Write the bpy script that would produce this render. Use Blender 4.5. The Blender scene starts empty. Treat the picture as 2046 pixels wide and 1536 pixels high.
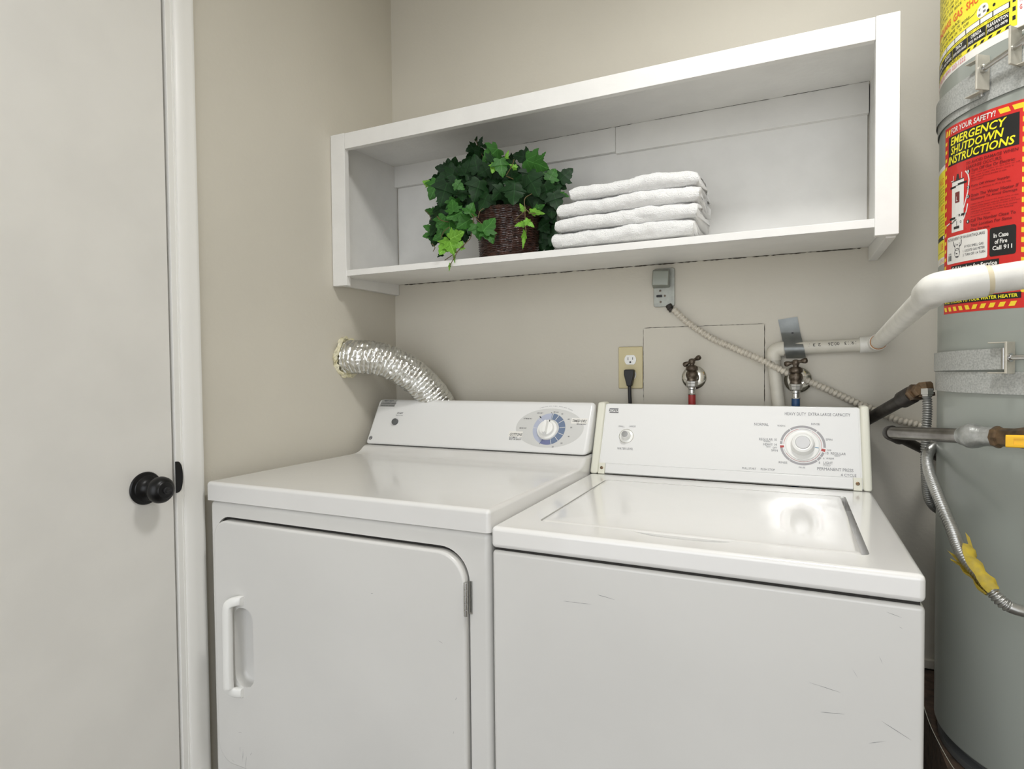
import bpy, bmesh, math, random
from mathutils import Vector, Matrix
from mathutils import noise as mnoise
PI = math.pi
S = bpy.context.scene
COL = S.collection

# ---------------------------------------------------------------- camera
CAM = Vector((1.25, -1.735, 1.1965))
FPX = 1200.4
yw, pt, rl = math.radians(24.88), math.radians(-1.554), math.radians(-0.559)
FW = Vector((-math.sin(yw)*math.cos(pt), math.cos(yw)*math.cos(pt), math.sin(pt)))
r0 = Vector((math.cos(yw), math.sin(yw), 0)); u0 = r0.cross(FW)
RT = math.cos(rl)*r0 + math.sin(rl)*u0
UP = -math.sin(rl)*r0 + math.cos(rl)*u0
cd = bpy.data.cameras.new('camera'); cam = bpy.data.objects.new('camera', cd); COL.objects.link(cam)
cd.sensor_fit = 'HORIZONTAL'; cd.sensor_width = 36.0; cd.lens = FPX/2046*36.0
cd.clip_start = 0.02
cam.matrix_world = Matrix(((RT.x, UP.x, -FW.x, CAM.x), (RT.y, UP.y, -FW.y, CAM.y), (RT.z, UP.z, -FW.z, CAM.z), (0, 0, 0, 1)))
S.camera = cam

# ---------------------------------------------------------------- world, lights, exposure
S.view_settings.view_transform = 'Standard'; S.view_settings.look = 'None'
S.view_settings.gamma = 1.0; S.view_settings.use_curve_mapping = False
S.view_settings.exposure = 0.12
w = bpy.data.worlds.new('world'); S.world = w; w.use_nodes = True
wn = w.node_tree; wtc = wn.nodes.new('ShaderNodeTexCoord'); wsp = wn.nodes.new('ShaderNodeSeparateXYZ'); wrp = wn.nodes.new('ShaderNodeValToRGB'); wmp = wn.nodes.new('ShaderNodeMapRange')
wn.links.new(wtc.outputs['Generated'], wsp.inputs[0]); wmp.inputs[1].default_value = -1; wn.links.new(wsp.outputs['Z'], wmp.inputs[0]); wn.links.new(wmp.outputs[0], wrp.inputs['Fac'])
wrp.color_ramp.elements[0].position = .34; wrp.color_ramp.elements[0].color = (.56, .56, .56, 1); wrp.color_ramp.elements[1].position = .54; wrp.color_ramp.elements[1].color = (1.06, 1.09, 1.14, 1)
wn.links.new(wrp.outputs['Color'], wn.nodes['Background'].inputs['Color'])   # a lit hall: bright walls and ceiling, dim floor
w.node_tree.nodes['Background'].inputs['Strength'].default_value = 2.15
LAMP = Vector((1.30, -.97, 2.48))
def area(name, loc, size, power, rot=(0, 0, 0), col=(1, 1, 1), shape='DISK'):
    l = bpy.data.lights.new(name, 'AREA'); l.shape = shape; l.size = size; l.energy = power; l.color = col
    o = bpy.data.objects.new(name, l); COL.objects.link(o); o.location = loc; o.rotation_euler = rot
    return o
area('ceiling_lamp_light', LAMP - Vector((0, 0, .05)), .30, 12.0, col=(1, .995, .985))

# ---------------------------------------------------------------- pixel to place on a known surface of the room
def ray(px, py): return FW + RT*((px-1023)/FPX) - UP*((py-768)/FPX)
def at(ax, val, px, py):
    d = ray(px, py); i = 'xyz'.index(ax); return CAM + d*((val-CAM[i])/d[i])
def dep(px, py, z): return CAM + ray(px, py)*z

# ---------------------------------------------------------------- materials
def srgb(c):
    f = lambda v: v/12.92 if v <= .04045 else ((v+.055)/1.055)**2.4
    return (f(c[0]/255), f(c[1]/255), f(c[2]/255), 1)
MATS = {}
def mat(name, col, rough=.5, metal=0, coat=0, bump=0, bscale=200, vary=0, vscale=6, col2=None, spec=.5, sheen=0, bdist=.001, sss=0):
    if name in MATS: return MATS[name]
    m = bpy.data.materials.new(name); m.use_nodes = True; nt = m.node_tree; b = nt.nodes['Principled BSDF']
    b.inputs['Base Color'].default_value = srgb(col); b.inputs['Roughness'].default_value = rough
    b.inputs['Metallic'].default_value = metal; b.inputs['Coat Weight'].default_value = coat
    b.inputs['Coat Roughness'].default_value = .08
    b.inputs['Specular IOR Level'].default_value = spec
    if sheen: b.inputs['Sheen Weight'].default_value = sheen
    tc = nt.nodes.new('ShaderNodeTexCoord')
    if vary or col2:
        n = nt.nodes.new('ShaderNodeTexNoise'); n.inputs['Scale'].default_value = vscale; n.inputs['Detail'].default_value = 5
        nt.links.new(tc.outputs['Object'], n.inputs['Vector'])
        mx = nt.nodes.new('ShaderNodeMix'); mx.data_type = 'RGBA'
        c2 = col2 or tuple(max(0, v*(1-vary)) for v in col)
        mx.inputs[6].default_value = srgb(col); mx.inputs[7].default_value = srgb(c2)
        rp = nt.nodes.new('ShaderNodeValToRGB'); rp.color_ramp.elements[0].position = .4; rp.color_ramp.elements[1].position = .65
        nt.links.new(n.outputs['Fac'], rp.inputs['Fac']); nt.links.new(rp.outputs['Color'], mx.inputs[0])
        nt.links.new(mx.outputs[2], b.inputs['Base Color'])
    if bump:
        n2 = nt.nodes.new('ShaderNodeTexNoise'); n2.inputs['Scale'].default_value = bscale; n2.inputs['Detail'].default_value = 3
        nt.links.new(tc.outputs['Object'], n2.inputs['Vector'])
        bp = nt.nodes.new('ShaderNodeBump'); bp.inputs['Strength'].default_value = bump; bp.inputs['Distance'].default_value = bdist
        nt.links.new(n2.outputs['Fac'], bp.inputs['Height']); nt.links.new(bp.outputs['Normal'], b.inputs['Normal'])
    MATS[name] = m; return m
M_wall = mat('wall_paint', (208, 203, 190), .62, bump=.25, bscale=90, bdist=.002, vary=.03, vscale=1.5)
M_ceil = mat('ceiling_paint', (238, 236, 230), .8)
M_door = mat('door_paint', (226, 224, 218), .38, bump=.08, bscale=60, vary=.02)
M_trim = mat('trim_paint', (232, 231, 226), .35, bump=.1, bscale=80)
M_shelf = mat('shelf_paint', (233, 232, 228), .45, bump=.35, bscale=70, bdist=.0015, vary=.02, vscale=12)
M_app = mat('appliance_enamel', (226, 225, 222), .22, coat=.4, vary=.015, vscale=4)
M_appf = mat('appliance_front', (218, 217, 213), .3, coat=.25, vary=.02, vscale=3)
M_lid = mat('washer_enamel', (232, 231, 228), .2, coat=.7)
M_cons = mat('console_plastic', (228, 228, 226), .38, coat=.2)
M_cream = mat('cream_plastic', (222, 221, 206), .45)
M_dark = mat('dark_gap', (38, 36, 33), .8)
M_black = mat('black_metal', (12, 12, 13), .36, spec=.35)
M_blackp = mat('black_plastic', (28, 28, 30), .5)
M_ink = mat('grey_ink', (118, 118, 122), .6)
M_inkd = mat('dark_ink', (60, 60, 66), .6)
M_tank = mat('tank_enamel', (150, 155, 148), .38, coat=.3, bump=.06, bscale=20)
M_foil = mat('aluminium_foil', (222, 222, 218), .27, metal=1, bump=.9, bscale=45, bdist=.006)
M_foam = mat('spray_foam', (214, 206, 168), .8, bump=1, bscale=60, bdist=.01, col2=(235, 230, 205), vscale=40)
M_pvc = mat('pvc_white', (235, 233, 225), .35, coat=.15, bump=.15, bscale=120, vary=.05, vscale=30)
M_pvcp = mat('pvc_painted', (216, 212, 199), .45, bump=.3, bscale=120, vary=.05, vscale=25)
M_glue = mat('pvc_cement', (186, 128, 66), .5)
M_cable = mat('painted_cable', (214, 207, 192), .5, bump=.3, bscale=150, vary=.08, vscale=60)
M_galv = mat('galvanised_steel', (190, 192, 188), .42, metal=.3, col2=(164, 166, 163), vscale=330, bump=.15, bscale=300)
M_brk = mat('bracket_plating', (205, 200, 186), .4, metal=.35, vary=.08, vscale=40)
M_steel = mat('steel', (200, 200, 198), .25, metal=1)
M_castg = mat('cast_galvanised', (186, 188, 186), .38, metal=.7, bump=.5, bscale=120, bdist=.002, col2=(150, 152, 148), vscale=50)
M_iron = mat('black_iron', (74, 70, 66), .5, metal=.6, bump=.4, bscale=120, col2=(52, 48, 46), vscale=40)
M_ironp = mat('worn_iron_pipe', (158, 155, 150), .26, metal=.9, col2=(110, 106, 100), vscale=14)
M_brass = mat('tarnished_brass', (126, 104, 80), .42, metal=.8, col2=(84, 72, 60), vscale=60, bump=.3)
M_bronze = mat('old_bronze', (78, 68, 58), .4, metal=.85, col2=(120, 110, 98), vscale=90)
M_flex = mat('grey_flex_coating', (150, 150, 146), .4, metal=.5)
M_chrome = mat('chrome', (210, 208, 200), .14, metal=1)
M_knobc = mat('spun_aluminium', (170, 170, 170), .45, metal=1)
M_red = mat('red_hose', (146, 40, 38), .45)
M_blue = mat('blue_hose', (24, 60, 100), .45)
M_almond = mat('almond_plate', (206, 194, 152), .4)
M_whitep = mat('white_plastic', (238, 238, 234), .3, coat=.2)
M_greyb = mat('grey_plastic', (96, 98, 98), .4)
M_yellow = mat('yellow_vinyl', (246, 190, 30), .35, coat=.3)
M_tag = mat('yellow_paper', (238, 216, 84), .6, col2=(214, 194, 100), vscale=60, bump=.4, bscale=60)
M_basket = mat('dark_wicker', (70, 42, 32), .34, coat=.5, col2=(34, 20, 16), vscale=90)
M_stem = mat('ivy_stem', (92, 78, 44), .6)
M_towel = mat('white_terry', (244, 244, 242), .95, bump=1.0, bscale=420, bdist=.004, sheen=.6)
M_floor = mat('dusty_concrete', (96, 88, 80), .9, bump=.5, bscale=60, col2=(70, 62, 54), vscale=30)
M_ply = mat('platform_wood', (92, 74, 60), .9, bump=.8, bscale=90, bdist=.003, col2=(64, 54, 46), vscale=50)
M_grime = mat('dark_caulk_line', (70, 66, 58), .9)
M_glass = mat('lamp_glass', (250, 248, 240), .3)
g = M_glass.node_tree.nodes['Principled BSDF']; g.inputs['Emission Color'].default_value = (1, .98, .94, 1); g.inputs['Emission Strength'].default_value = 3
C_ = {}
def flat(name, c, rough=.5): return mat(name, c, rough, coat=.15)
V_red = flat('sticker_red', (206, 40, 35)); V_yel = flat('sticker_yellow', (240, 206, 50)); V_blk = flat('sticker_black', (24, 24, 24))
V_wht = flat('sticker_white', (232, 230, 224)); V_txt = flat('sticker_dark_red_print', (110, 22, 26)); V_ylt = flat('sticker_lettering_yellow', (240, 230, 40))
V_yel2 = flat('sticker_lemon', (240, 226, 56)); V_org = flat('sticker_orange', (226, 96, 40)); V_olive = flat('sticker_olive_print', (92, 88, 36)); V_pink = flat('sticker_pink_print', (214, 110, 120))
V_lg = flat('dial_light_grey', (206, 206, 203)); V_lb = flat('dial_pale_blue', (178, 184, 202)); V_db = flat('dial_slate_blue', (108, 124, 150))
V_pu = flat('dial_violet_blue', (112, 118, 156)); V_dg = flat('dial_grey', (158, 156, 158)); V_dr = flat('dial_red', (176, 62, 58)); V_sil = flat('label_silver', (168, 168, 164))
V_bl = flat('pointer_blue', (70, 130, 170))

# ivy leaves: colour with pale veins drawn from the leaf's own coordinates
def leafmat(name, c, vein):
    m = bpy.data.materials.new(name); m.use_nodes = True; nt = m.node_tree; b = nt.nodes['Principled BSDF']
    b.inputs['Roughness'].default_value = .5; b.inputs['Specular IOR Level'].default_value = .22
    uv = nt.nodes.new('ShaderNodeUVMap'); sp = nt.nodes.new('ShaderNodeSeparateXYZ'); nt.links.new(uv.outputs['UV'], sp.inputs[0])
    ab = nt.nodes.new('ShaderNodeMath'); ab.operation = 'ABSOLUTE'; nt.links.new(sp.outputs['X'], ab.inputs[0])
    w1 = nt.nodes.new('ShaderNodeMath'); w1.operation = 'LESS_THAN'; w1.inputs[1].default_value = .011; nt.links.new(ab.outputs[0], w1.inputs[0])
    dg = nt.nodes.new('ShaderNodeMath'); dg.operation = 'SUBTRACT'; nt.links.new(ab.outputs[0], dg.inputs[0]); nt.links.new(sp.outputs['Y'], dg.inputs[1])
    fr = nt.nodes.new('ShaderNodeMath'); fr.operation = 'PINGPONG'; fr.inputs[1].default_value = .14; nt.links.new(dg.outputs[0], fr.inputs[0])
    w2 = nt.nodes.new('ShaderNodeMath'); w2.operation = 'LESS_THAN'; w2.inputs[1].default_value = .006; nt.links.new(fr.outputs[0], w2.inputs[0])
    mxm = nt.nodes.new('ShaderNodeMath'); mxm.operation = 'MAXIMUM'; nt.links.new(w1.outputs[0], mxm.inputs[0]); nt.links.new(w2.outputs[0], mxm.inputs[1])
    n = nt.nodes.new('ShaderNodeTexNoise'); n.inputs['Scale'].default_value = 25
    tc = nt.nodes.new('ShaderNodeTexCoord'); nt.links.new(tc.outputs['Object'], n.inputs['Vector'])
    m0 = nt.nodes.new('ShaderNodeMix'); m0.data_type = 'RGBA'; m0.inputs[6].default_value = srgb(c); m0.inputs[7].default_value = srgb(tuple(v*.72 for v in c)); nt.links.new(n.outputs['Fac'], m0.inputs[0])
    m1 = nt.nodes.new('ShaderNodeMix'); m1.data_type = 'RGBA'; nt.links.new(mxm.outputs[0], m1.inputs[0]); nt.links.new(m0.outputs[2], m1.inputs[6]); m1.inputs[7].default_value = srgb(vein)
    nt.links.new(m1.outputs[2], b.inputs['Base Color']); return m
L_dark = leafmat('ivy_dark', (22, 56, 22), (36, 74, 34)); L_mid = leafmat('ivy_mid', (56, 110, 40), (78, 134, 60)); L_light = leafmat('ivy_light', (116, 174, 56), (142, 194, 84))

# ---------------------------------------------------------------- object helpers
OFF = {}
def finish(name, bm, mats, parent=None, loc=None, smooth=35, recalc=True, wn=True):
    if recalc: bmesh.ops.recalc_face_normals(bm, faces=bm.faces)
    me = bpy.data.meshes.new(name); bm.to_mesh(me); bm.free()
    if not isinstance(mats, (list, tuple)): mats = [mats]
    for m in mats: me.materials.append(m)
    off = OFF[parent.name] if parent else Vector(loc or (0, 0, 0))
    me.transform(Matrix.Translation(-off))
    if smooth:
        me.polygons.foreach_set('use_smooth', [True]*len(me.polygons))
        try: me.set_sharp_from_angle(angle=math.radians(smooth))
        except Exception: pass
    o = bpy.data.objects.new(name, me); COL.objects.link(o)
    if wn and smooth and len(me.polygons) < 8000: md = o.modifiers.new('normals', 'WEIGHTED_NORMAL'); md.keep_sharp = True; md.weight = 100
    if parent: o.parent = parent
    else: o.location = off
    OFF[o.name] = off
    return o
def thing(name, label, cat, loc, group=None):
    o = bpy.data.objects.new(name, None); COL.objects.link(o); o.location = loc; o.empty_display_size = .05
    OFF[o.name] = Vector(loc); return tag(o, label, cat, group)
def tag(o, label, cat, group=None):
    o['label'] = label; o['category'] = cat
    if group: o['group'] = group
    return o
def structure(name, bm, m, label=None, **k):
    o = finish(name, bm, m, **k); o['kind'] = 'structure'
    if label: o['label'] = label
    return o
def box(bm, x0, x1, y0, y1, z0, z1, r=0, seg=2, mi=0, edges=None):
    vs = [bm.verts.new((x, y, z)) for x in (x0, x1) for y in (y0, y1) for z in (z0, z1)]
    q = [(0, 1, 3, 2), (4, 6, 7, 5), (0, 4, 5, 1), (2, 3, 7, 6), (0, 2, 6, 4), (1, 5, 7, 3)]
    fs = [bm.faces.new([vs[i] for i in f]) for f in q]
    for f in fs: f.material_index = mi
    if r:
        es = list({e for f in fs for e in f.edges})
        if edges: es = [e for e in es if edges(e.verts[0].co, e.verts[1].co)]
        bmesh.ops.bevel(bm, geom=es, offset=r, segments=seg, profile=.5, affect='EDGES', material=-1)
    return bm
def B(*a, **k):
    bm = bmesh.new(); box(bm, *a, **k); return bm
def prism(bm, pts, a, b, ax='x', mi=0, r=0, seg=2, ang=0):
    """extrude a closed 2-D outline between a and b along an axis"""
    def P(p, t):
        return {'x': (t, p[0], p[1]), 'y': (p[0], t, p[1]), 'z': (p[0], p[1], t)}[ax]
    v0 = [bm.verts.new(P(p, a)) for p in pts]; v1 = [bm.verts.new(P(p, b)) for p in pts]
    fs = [bm.faces.new(v0), bm.faces.new(v1[::-1])]
    n = len(pts)
    for i in range(n): fs.append(bm.faces.new((v0[i], v0[(i+1) % n], v1[(i+1) % n], v1[i])))
    for f in fs: f.material_index = mi
    bmesh.ops.recalc_face_normals(bm, faces=fs)
    if r:
        es = [e for e in {e for f in fs for e in f.edges} if len(e.link_faces) == 2 and e.calc_face_angle(0) > math.radians(ang or 40)]
        bmesh.ops.bevel(bm, geom=es, offset=r, segments=seg, profile=.5, affect='EDGES')
    return bm
def rrect(x0, x1, z0, z1, rs, n=8):
    """rounded rectangle outline; radii: top left, top right, bottom right, bottom left"""
    out = []
    tl, tr, br, bl = rs
    for (cx, cz, r, a0) in ((x1-tr, z1-tr, tr, 0), (x0+tl, z1-tl, tl, 90), (x0+bl, z0+bl, bl, 180), (x1-br, z0+br, br, 270)):
        for i in range(n+1):
            a = math.radians(a0+90*i/n); out.append((cx+r*math.cos(a), cz+r*math.sin(a)))
    return out
def cut(bm, cutter):
    """carve the cutter out of the solid"""
    res = []
    for i, b in enumerate((bm, cutter)):
        bmesh.ops.recalc_face_normals(b, faces=b.faces)
        me = bpy.data.meshes.new('tmp'); b.to_mesh(me); b.free(); o = bpy.data.objects.new('tmp', me); COL.objects.link(o); res.append(o)
    md = res[0].modifiers.new('b', 'BOOLEAN'); md.operation = 'DIFFERENCE'; md.object = res[1]; md.solver = 'EXACT'
    dg = bpy.context.evaluated_depsgraph_get(); dg.update()
    me = bpy.data.meshes.new_from_object(res[0].evaluated_get(dg))
    out = bmesh.new(); out.from_mesh(me)
    for o in res:
        m_ = o.data; bpy.data.objects.remove(o); bpy.data.meshes.remove(m_)
    bpy.data.meshes.remove(me)
    return out
def frame(d):
    d = d.normalized(); a = Vector((0, 0, 1)) if abs(d.z) < .9 else Vector((1, 0, 0))
    u = d.cross(a).normalized(); return u, d.cross(u).normalized(), d
def lathe(bm, p, d, prof, n=32, mi=0, cap=True, squash=None):
    """revolve (height, radius) pairs about the axis through p along d"""
    p = Vector(p); u, v, d = frame(Vector(d)); rings = []
    for h, r in prof:
        rings.append([bm.verts.new(p+d*h+(u*math.cos(2*PI*i/n)+v*math.sin(2*PI*i/n))*max(r, 1e-5)) for i in range(n)])
    for k in range(len(rings)-1):
        for i in range(n):
            f = bm.faces.new((rings[k][i], rings[k][(i+1) % n], rings[k+1][(i+1) % n], rings[k+1][i])); f.material_index = mi
    if cap:
        for rr in (rings[0], rings[-1]):
            f = bm.faces.new(rr); f.material_index = mi
    return bm
def smoothpath(pts, n=12):
    P = [Vector(p) for p in pts]; P = [P[0]*2-P[1]]+P+[P[-1]*2-P[-2]]; out = []
    for i in range(1, len(P)-2):
        for k in range(n):
            t = k/n; a, b, c, d = P[i-1], P[i], P[i+1], P[i+2]
            out.append(.5*((2*b)+(c-a)*t+(2*a-5*b+4*c-d)*t*t+(3*b-a-3*c+d)*t**3))
    out.append(P[-2]); return out
def resample(pts, step):
    out = [pts[0]]; acc = 0; last = pts[0]
    for p in pts[1:]:
        d = (p-last).length
        while acc+d >= step:
            t = (step-acc)/d; last = last.lerp(p, t); out.append(last); d = (p-last).length; acc = 0
        acc += d; last = p
    if (out[-1]-pts[-1]).length > step*.3: out.append(pts[-1])
    return out
def tube(bm, pts, rad, n=16, mi=0, disp=None, cap=True):
    """sweep a circle along points; rad is a number or a function of length"""
    rf = rad if callable(rad) else (lambda s: rad)
    t0 = (pts[1]-pts[0]).normalized(); u, v, _ = frame(t0); rings = []; s = 0
    for i, p in enumerate(pts):
        t = (pts[min(i+1, len(pts)-1)]-pts[max(i-1, 0)]).normalized()
        u = (u-t*u.dot(t)).normalized(); v = t.cross(u)
        if i: s += (p-pts[i-1]).length
        ring = []
        for k in range(n):
            a = 2*PI*k/n; r = rf(s)+(disp(s, a) if disp else 0)
            ring.append(bm.verts.new(p+(u*math.cos(a)+v*math.sin(a))*r))
        rings.append(ring)
    for k in range(len(rings)-1):
        for i in range(n):
            f = bm.faces.new((rings[k][i], rings[k][(i+1) % n], rings[k+1][(i+1) % n], rings[k+1][i])); f.material_index = mi
    if cap:
        for rr in (rings[0], rings[-1]): f = bm.faces.new(rr); f.material_index = mi
    return bm
def T(*a, **k):
    bm = bmesh.new(); tube(bm, *a, **k); return bm
def LA(*a, **k):
    bm = bmesh.new(); lathe(bm, *a, **k); return bm
def arc(p0, corner, p1, n=10):
    """points rounding a pipe corner"""
    p0, corner, p1 = Vector(p0), Vector(corner), Vector(p1)
    return [p0*(1-t)**2+corner*2*t*(1-t)+p1*t*t for t in [i/n for i in range(n+1)]]

# lettering: glyph outlines turned into faces, mapped onto any surface
GL = {}
def glyphs(s, bold=0, shear=0):
    k = (s, bold, shear)
    if k not in GL:
        c = bpy.data.curves.new('t', 'FONT'); c.body = s; c.resolution_u = 2; c.offset = bold; c.shear = shear
        c.dimensions = '2D'; c.fill_mode = 'BOTH'
        o = bpy.data.objects.new('t', c); COL.objects.link(o); dg = bpy.context.evaluated_depsgraph_get(); dg.update()
        me = bpy.data.meshes.new_from_object(o.evaluated_get(dg))
        vs = [(v.co.x, v.co.y) for v in me.vertices]; fs = [tuple(p.vertices) for p in me.polygons]
        bpy.data.objects.remove(o); bpy.data.curves.remove(c); bpy.data.meshes.remove(me)
        x0 = min(v[0] for v in vs); x1 = max(v[0] for v in vs); y0 = min(v[1] for v in vs); y1 = max(v[1] for v in vs)
        GL[k] = ([((a-x0)/(x1-x0), (b-y0)/(y1-y0)) for a, b in vs], fs)
    return GL[k]
class Canvas:
    """printed graphics on a surface; mapf(u, v, lift) -> point"""
    def __init__(s, mapf): s.bm = bmesh.new(); s.f = mapf; s.m = []; s.layer = 0
    def mi(s, m):
        if m not in s.m: s.m.append(m)
        return s.m.index(m)
    def put(s, vs, fs, m, lift):
        V = [s.bm.verts.new(s.f(a, b, lift)) for a, b in vs]; i = s.mi(m)
        for f in fs:
            try: q = s.bm.faces.new([V[j] for j in f]); q.material_index = i
            except ValueError: pass
    def quad(s, c, m, lift=1, n=1):
        """corners BL BR TR TL"""
        vs = []; fs = []
        for i in range(n+1):
            t = i/n
            vs.append((c[0][0]*(1-t)+c[1][0]*t, c[0][1]*(1-t)+c[1][1]*t)); vs.append((c[3][0]*(1-t)+c[2][0]*t, c[3][1]*(1-t)+c[2][1]*t))
        for i in range(n): fs.append((2*i, 2*i+2, 2*i+3, 2*i+1))
        s.put(vs, fs, m, lift)
    def rect(s, x0, x1, y0, y1, m, lift=1, n=1): s.quad([(x0, y0), (x1, y0), (x1, y1), (x0, y1)], m, lift, n)
    def text(s, str_, c, m, lift=2, bold=0, shear=0):
        vs, fs = glyphs(str_, bold, shear)
        b = lambda u, v: tuple((c[0][k]*(1-u)+c[1][k]*u)*(1-v)+(c[3][k]*(1-u)+c[2][k]*u)*v for k in (0, 1))
        s.put([b(u, v) for u, v in vs], fs, m, lift)
    def trect(s, str_, x0, x1, y0, y1, m, lift=2, bold=0, shear=0): s.text(str_, [(x0, y0), (x1, y0), (x1, y1), (x0, y1)], m, lift, bold, shear)
    def ring(s, cx, cy, r0, r1, a0, a1, m, lift=1, n=None, sx=1, sy=1):
        n = n or max(2, int(abs(a1-a0)/6)); vs = []; fs = []
        for i in range(n+1):
            a = math.radians(a0+(a1-a0)*i/n)
            for r in (r0, r1): vs.append((cx+r*math.cos(a)*sx, cy+r*math.sin(a)*sy))
        for i in range(n): fs.append((2*i, 2*i+1, 2*i+3, 2*i+2))
        s.put(vs, fs, m, lift)
    def done(s, name, parent): return finish(name, s.bm, s.m, parent=parent, smooth=0, recalc=False)

# ================================================================ the room
RX, RY, RZ = 2.35, -3.2, 2.5
DO0, DO1 = -1.66, -.838          # door opening in the left wall
bm = bmesh.new(); box(bm, -.12, 0, DO1+.016, .12, 0, RZ); box(bm, -.12, 0, RY, DO0, 0, RZ); box(bm, -.12, 0, DO0, DO1+.016, 2.06, RZ)
structure('wall_left', bm, M_wall)
structure('wall_back', B(0, RX+.1, 0, .12, 0, RZ), M_wall)
structure('wall_right', B(RX, RX+.12, RY, 0, 0, RZ), M_wall)
structure('floor', B(-.12, RX+.12, RY, .12, -.1, 0), M_floor)
structure('ceiling', B(-.12, RX+.12, RY, .12, RZ, RZ+.1), M_ceil)
# jamb and casing of the door
bm = bmesh.new()
box(bm, -.05, .002, DO1+.002, DO1+.016, 0, 2.06, r=.0018)
box(bm, 0, .003, DO1+.014, DO1+.024, 0, 2.06, r=.001)
structure('trim_1', bm, M_trim)
bm = bmesh.new()
prism(bm, [(0, DO1+.018), (.006, DO1+.018), (.009, DO1+.022), (.010, DO1+.03), (.013, DO1+.04), (.0145, DO1+.056), (.012, DO1+.064), (0, DO1+.066)], 0, 2.12, 'z', r=0)
structure('trim_2', bm, M_trim)
# door slab
d = structure('door_1', B(-.042, -.003, DO0+.004, DO1-.003, .008, 2.05, r=.0015), M_door)
kz, ky = .9475, -.905
knob = finish('door_knob', LA((-.003, ky, kz), (1, 0, 0), [(0, .0345), (.003, .0352), (.0055, .0335), (.007, .0275), (.0085, .0265), (.0088, .0262), (.011, .020), (.015, .0145), (.022, .0118), (.03, .0118), (.035, .0155),
      (.038, .0225), (.043, .0268), (.049, .0282), (.056, .0272), (.062, .0235), (.0645, .0195), (.0655, .0175), (.0668, .0165), (.068, .0085), (.068, .0001)], n=48), M_black, parent=d)
bm = LA((.0645, ky, kz), (1, 0, 0), [(0, .0075), (.004, .0075), (.005, .006), (.005, .0001)], n=24); box(bm, .069, .0765, ky-.006, ky+.006, kz-.0016, kz+.0016, r=.0008)
finish('lock_turn', bm, M_blackp, parent=knob)
finish('screw', LA((.004, ky-.021, kz-.0008), (1, 0, 0), [(0, .003), (.0012, .0028), (.0014, .0001)], n=12), M_steel, parent=knob)
# strike plate on the jamb
bm = bmesh.new(); pts = [(DO1-.0005, kz+.0415), (DO1-.0005, kz-.0205+.01)]
o = [(DO1-.001, kz+.0475)]+[(DO1+.002+.0145*math.sin(PI*i/16)**.75, kz+.0125+.035*math.cos(PI*i/16)) for i in range(17)]+[(DO1-.001, kz-.0225)]
prism(bm, o, .0022, .0042, 'x')
sp = finish('strike_plate', bm, M_black, loc=(.003, DO1, kz)); tag(sp, 'black half-oval strike plate on the white jamb beside the round door knob', 'strike plate')

# ================================================================ shelf unit
sh = thing('wall_shelf', 'long white painted box shelf on the wall above the two appliances', 'shelf', (.72, 0, 1.45))
SY = -.314
finish('side_board', B(0.001, .018, SY+.018, -.001, 1.452, 1.888, r=.0015), M_shelf, sh)
finish('side_board', B(1.4245, 1.4435, SY+.018, -.001, 1.4535, 1.888, r=.0015), M_shelf, sh)
bm = bmesh.new(); prism(bm, [(SY+.018, 1.8765), (-.001, 1.889), (-.001, 1.9005), (SY+.018, 1.8925)], .018, 1.4245, 'x', r=.001)
finish('top_board', bm, M_shelf, sh)
bm = bmesh.new(); prism(bm, [(SY+.001, 1.4745), (-.001, 1.4885), (-.001, 1.504), (SY+.001, 1.4925)], .018, 1.4245, 'x', r=.0015)
finish('bottom_board', bm, M_shelf, sh)
finish('face_strip', B(.0535, 1.4035, SY, SY+.018, 1.8485, 1.8945, r=.0018), M_shelf, sh)
finish('face_strip', B(.001, .0535, SY-.001, SY+.018, 1.4475, 1.8955, r=.002), M_shelf, sh)
finish('face_strip', B(1.4035, 1.446, SY-.001, SY+.018, 1.457, 1.8955, r=.002), M_shelf, sh)
bm = bmesh.new(); box(bm, .018, .79, -.019, -.001, 1.818, 1.8885, r=.0015); box(bm, .7905, 1.4225, -.0186, -.001, 1.812, 1.8885, r=.0015)
finish('back_cleat', bm, M_shelf, sh)
finish('back_panel', B(.0225, 1.4205, -.005, -.001, 1.505, 1.8175), M_shelf, sh)
random.seed(3)
bm = bmesh.new()   # hairline gaps in the paint where boards meet
def sliver(bm, a, b, wd, nrm, mi=0):
    a, b = Vector(a), Vector(b); t = (b-a).normalized(); s_ = t.cross(Vector(nrm)).normalized()*wd*.5
    n = max(2, int((b-a).length/.006)); L = []
    for i in range(n+1):
        k = i/n; e = random.uniform(.25, 1) if 0 < i < n else .1
        p = a.lerp(b, k)+s_*random.uniform(-.3, .3); L.append((bm.verts.new(p+s_*e), bm.verts.new(p-s_*e)))
    for i in range(n): f = bm.faces.new((L[i][0], L[i+1][0], L[i+1][1], L[i][1])); f.material_index = mi
for x0, x1 in ((.3, .36), (.5, .63), (.64, .70), (.715, .78), (.785, .84), (.9, 1.05), (1.06, 1.2), (1.23, 1.38), (1.4, 1.42)):
    sliver(bm, (x0, -.0197, 1.8878), (x1, -.0197, 1.8878), .0016, (0, 1, 0))
sliver(bm, (.06, SY-.0006, 1.4743), (1.39, SY-.0006, 1.4743), .0006, (0, 1, 0))
finish('paint_crack', bm, M_grime, sh, smooth=0)
bm = bmesh.new(); random.seed(5); x = .04
while x < 1.4:
    l = random.uniform(.03, .12); sliver(bm, (x, -.0015, 1.4872), (min(x+l, 1.41), -.0015, 1.4872), .0035, (0, 1, 0)); x += l+random.uniform(0, .012)
finish('caulk_gap', bm, M_grime, sh, smooth=0)

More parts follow.
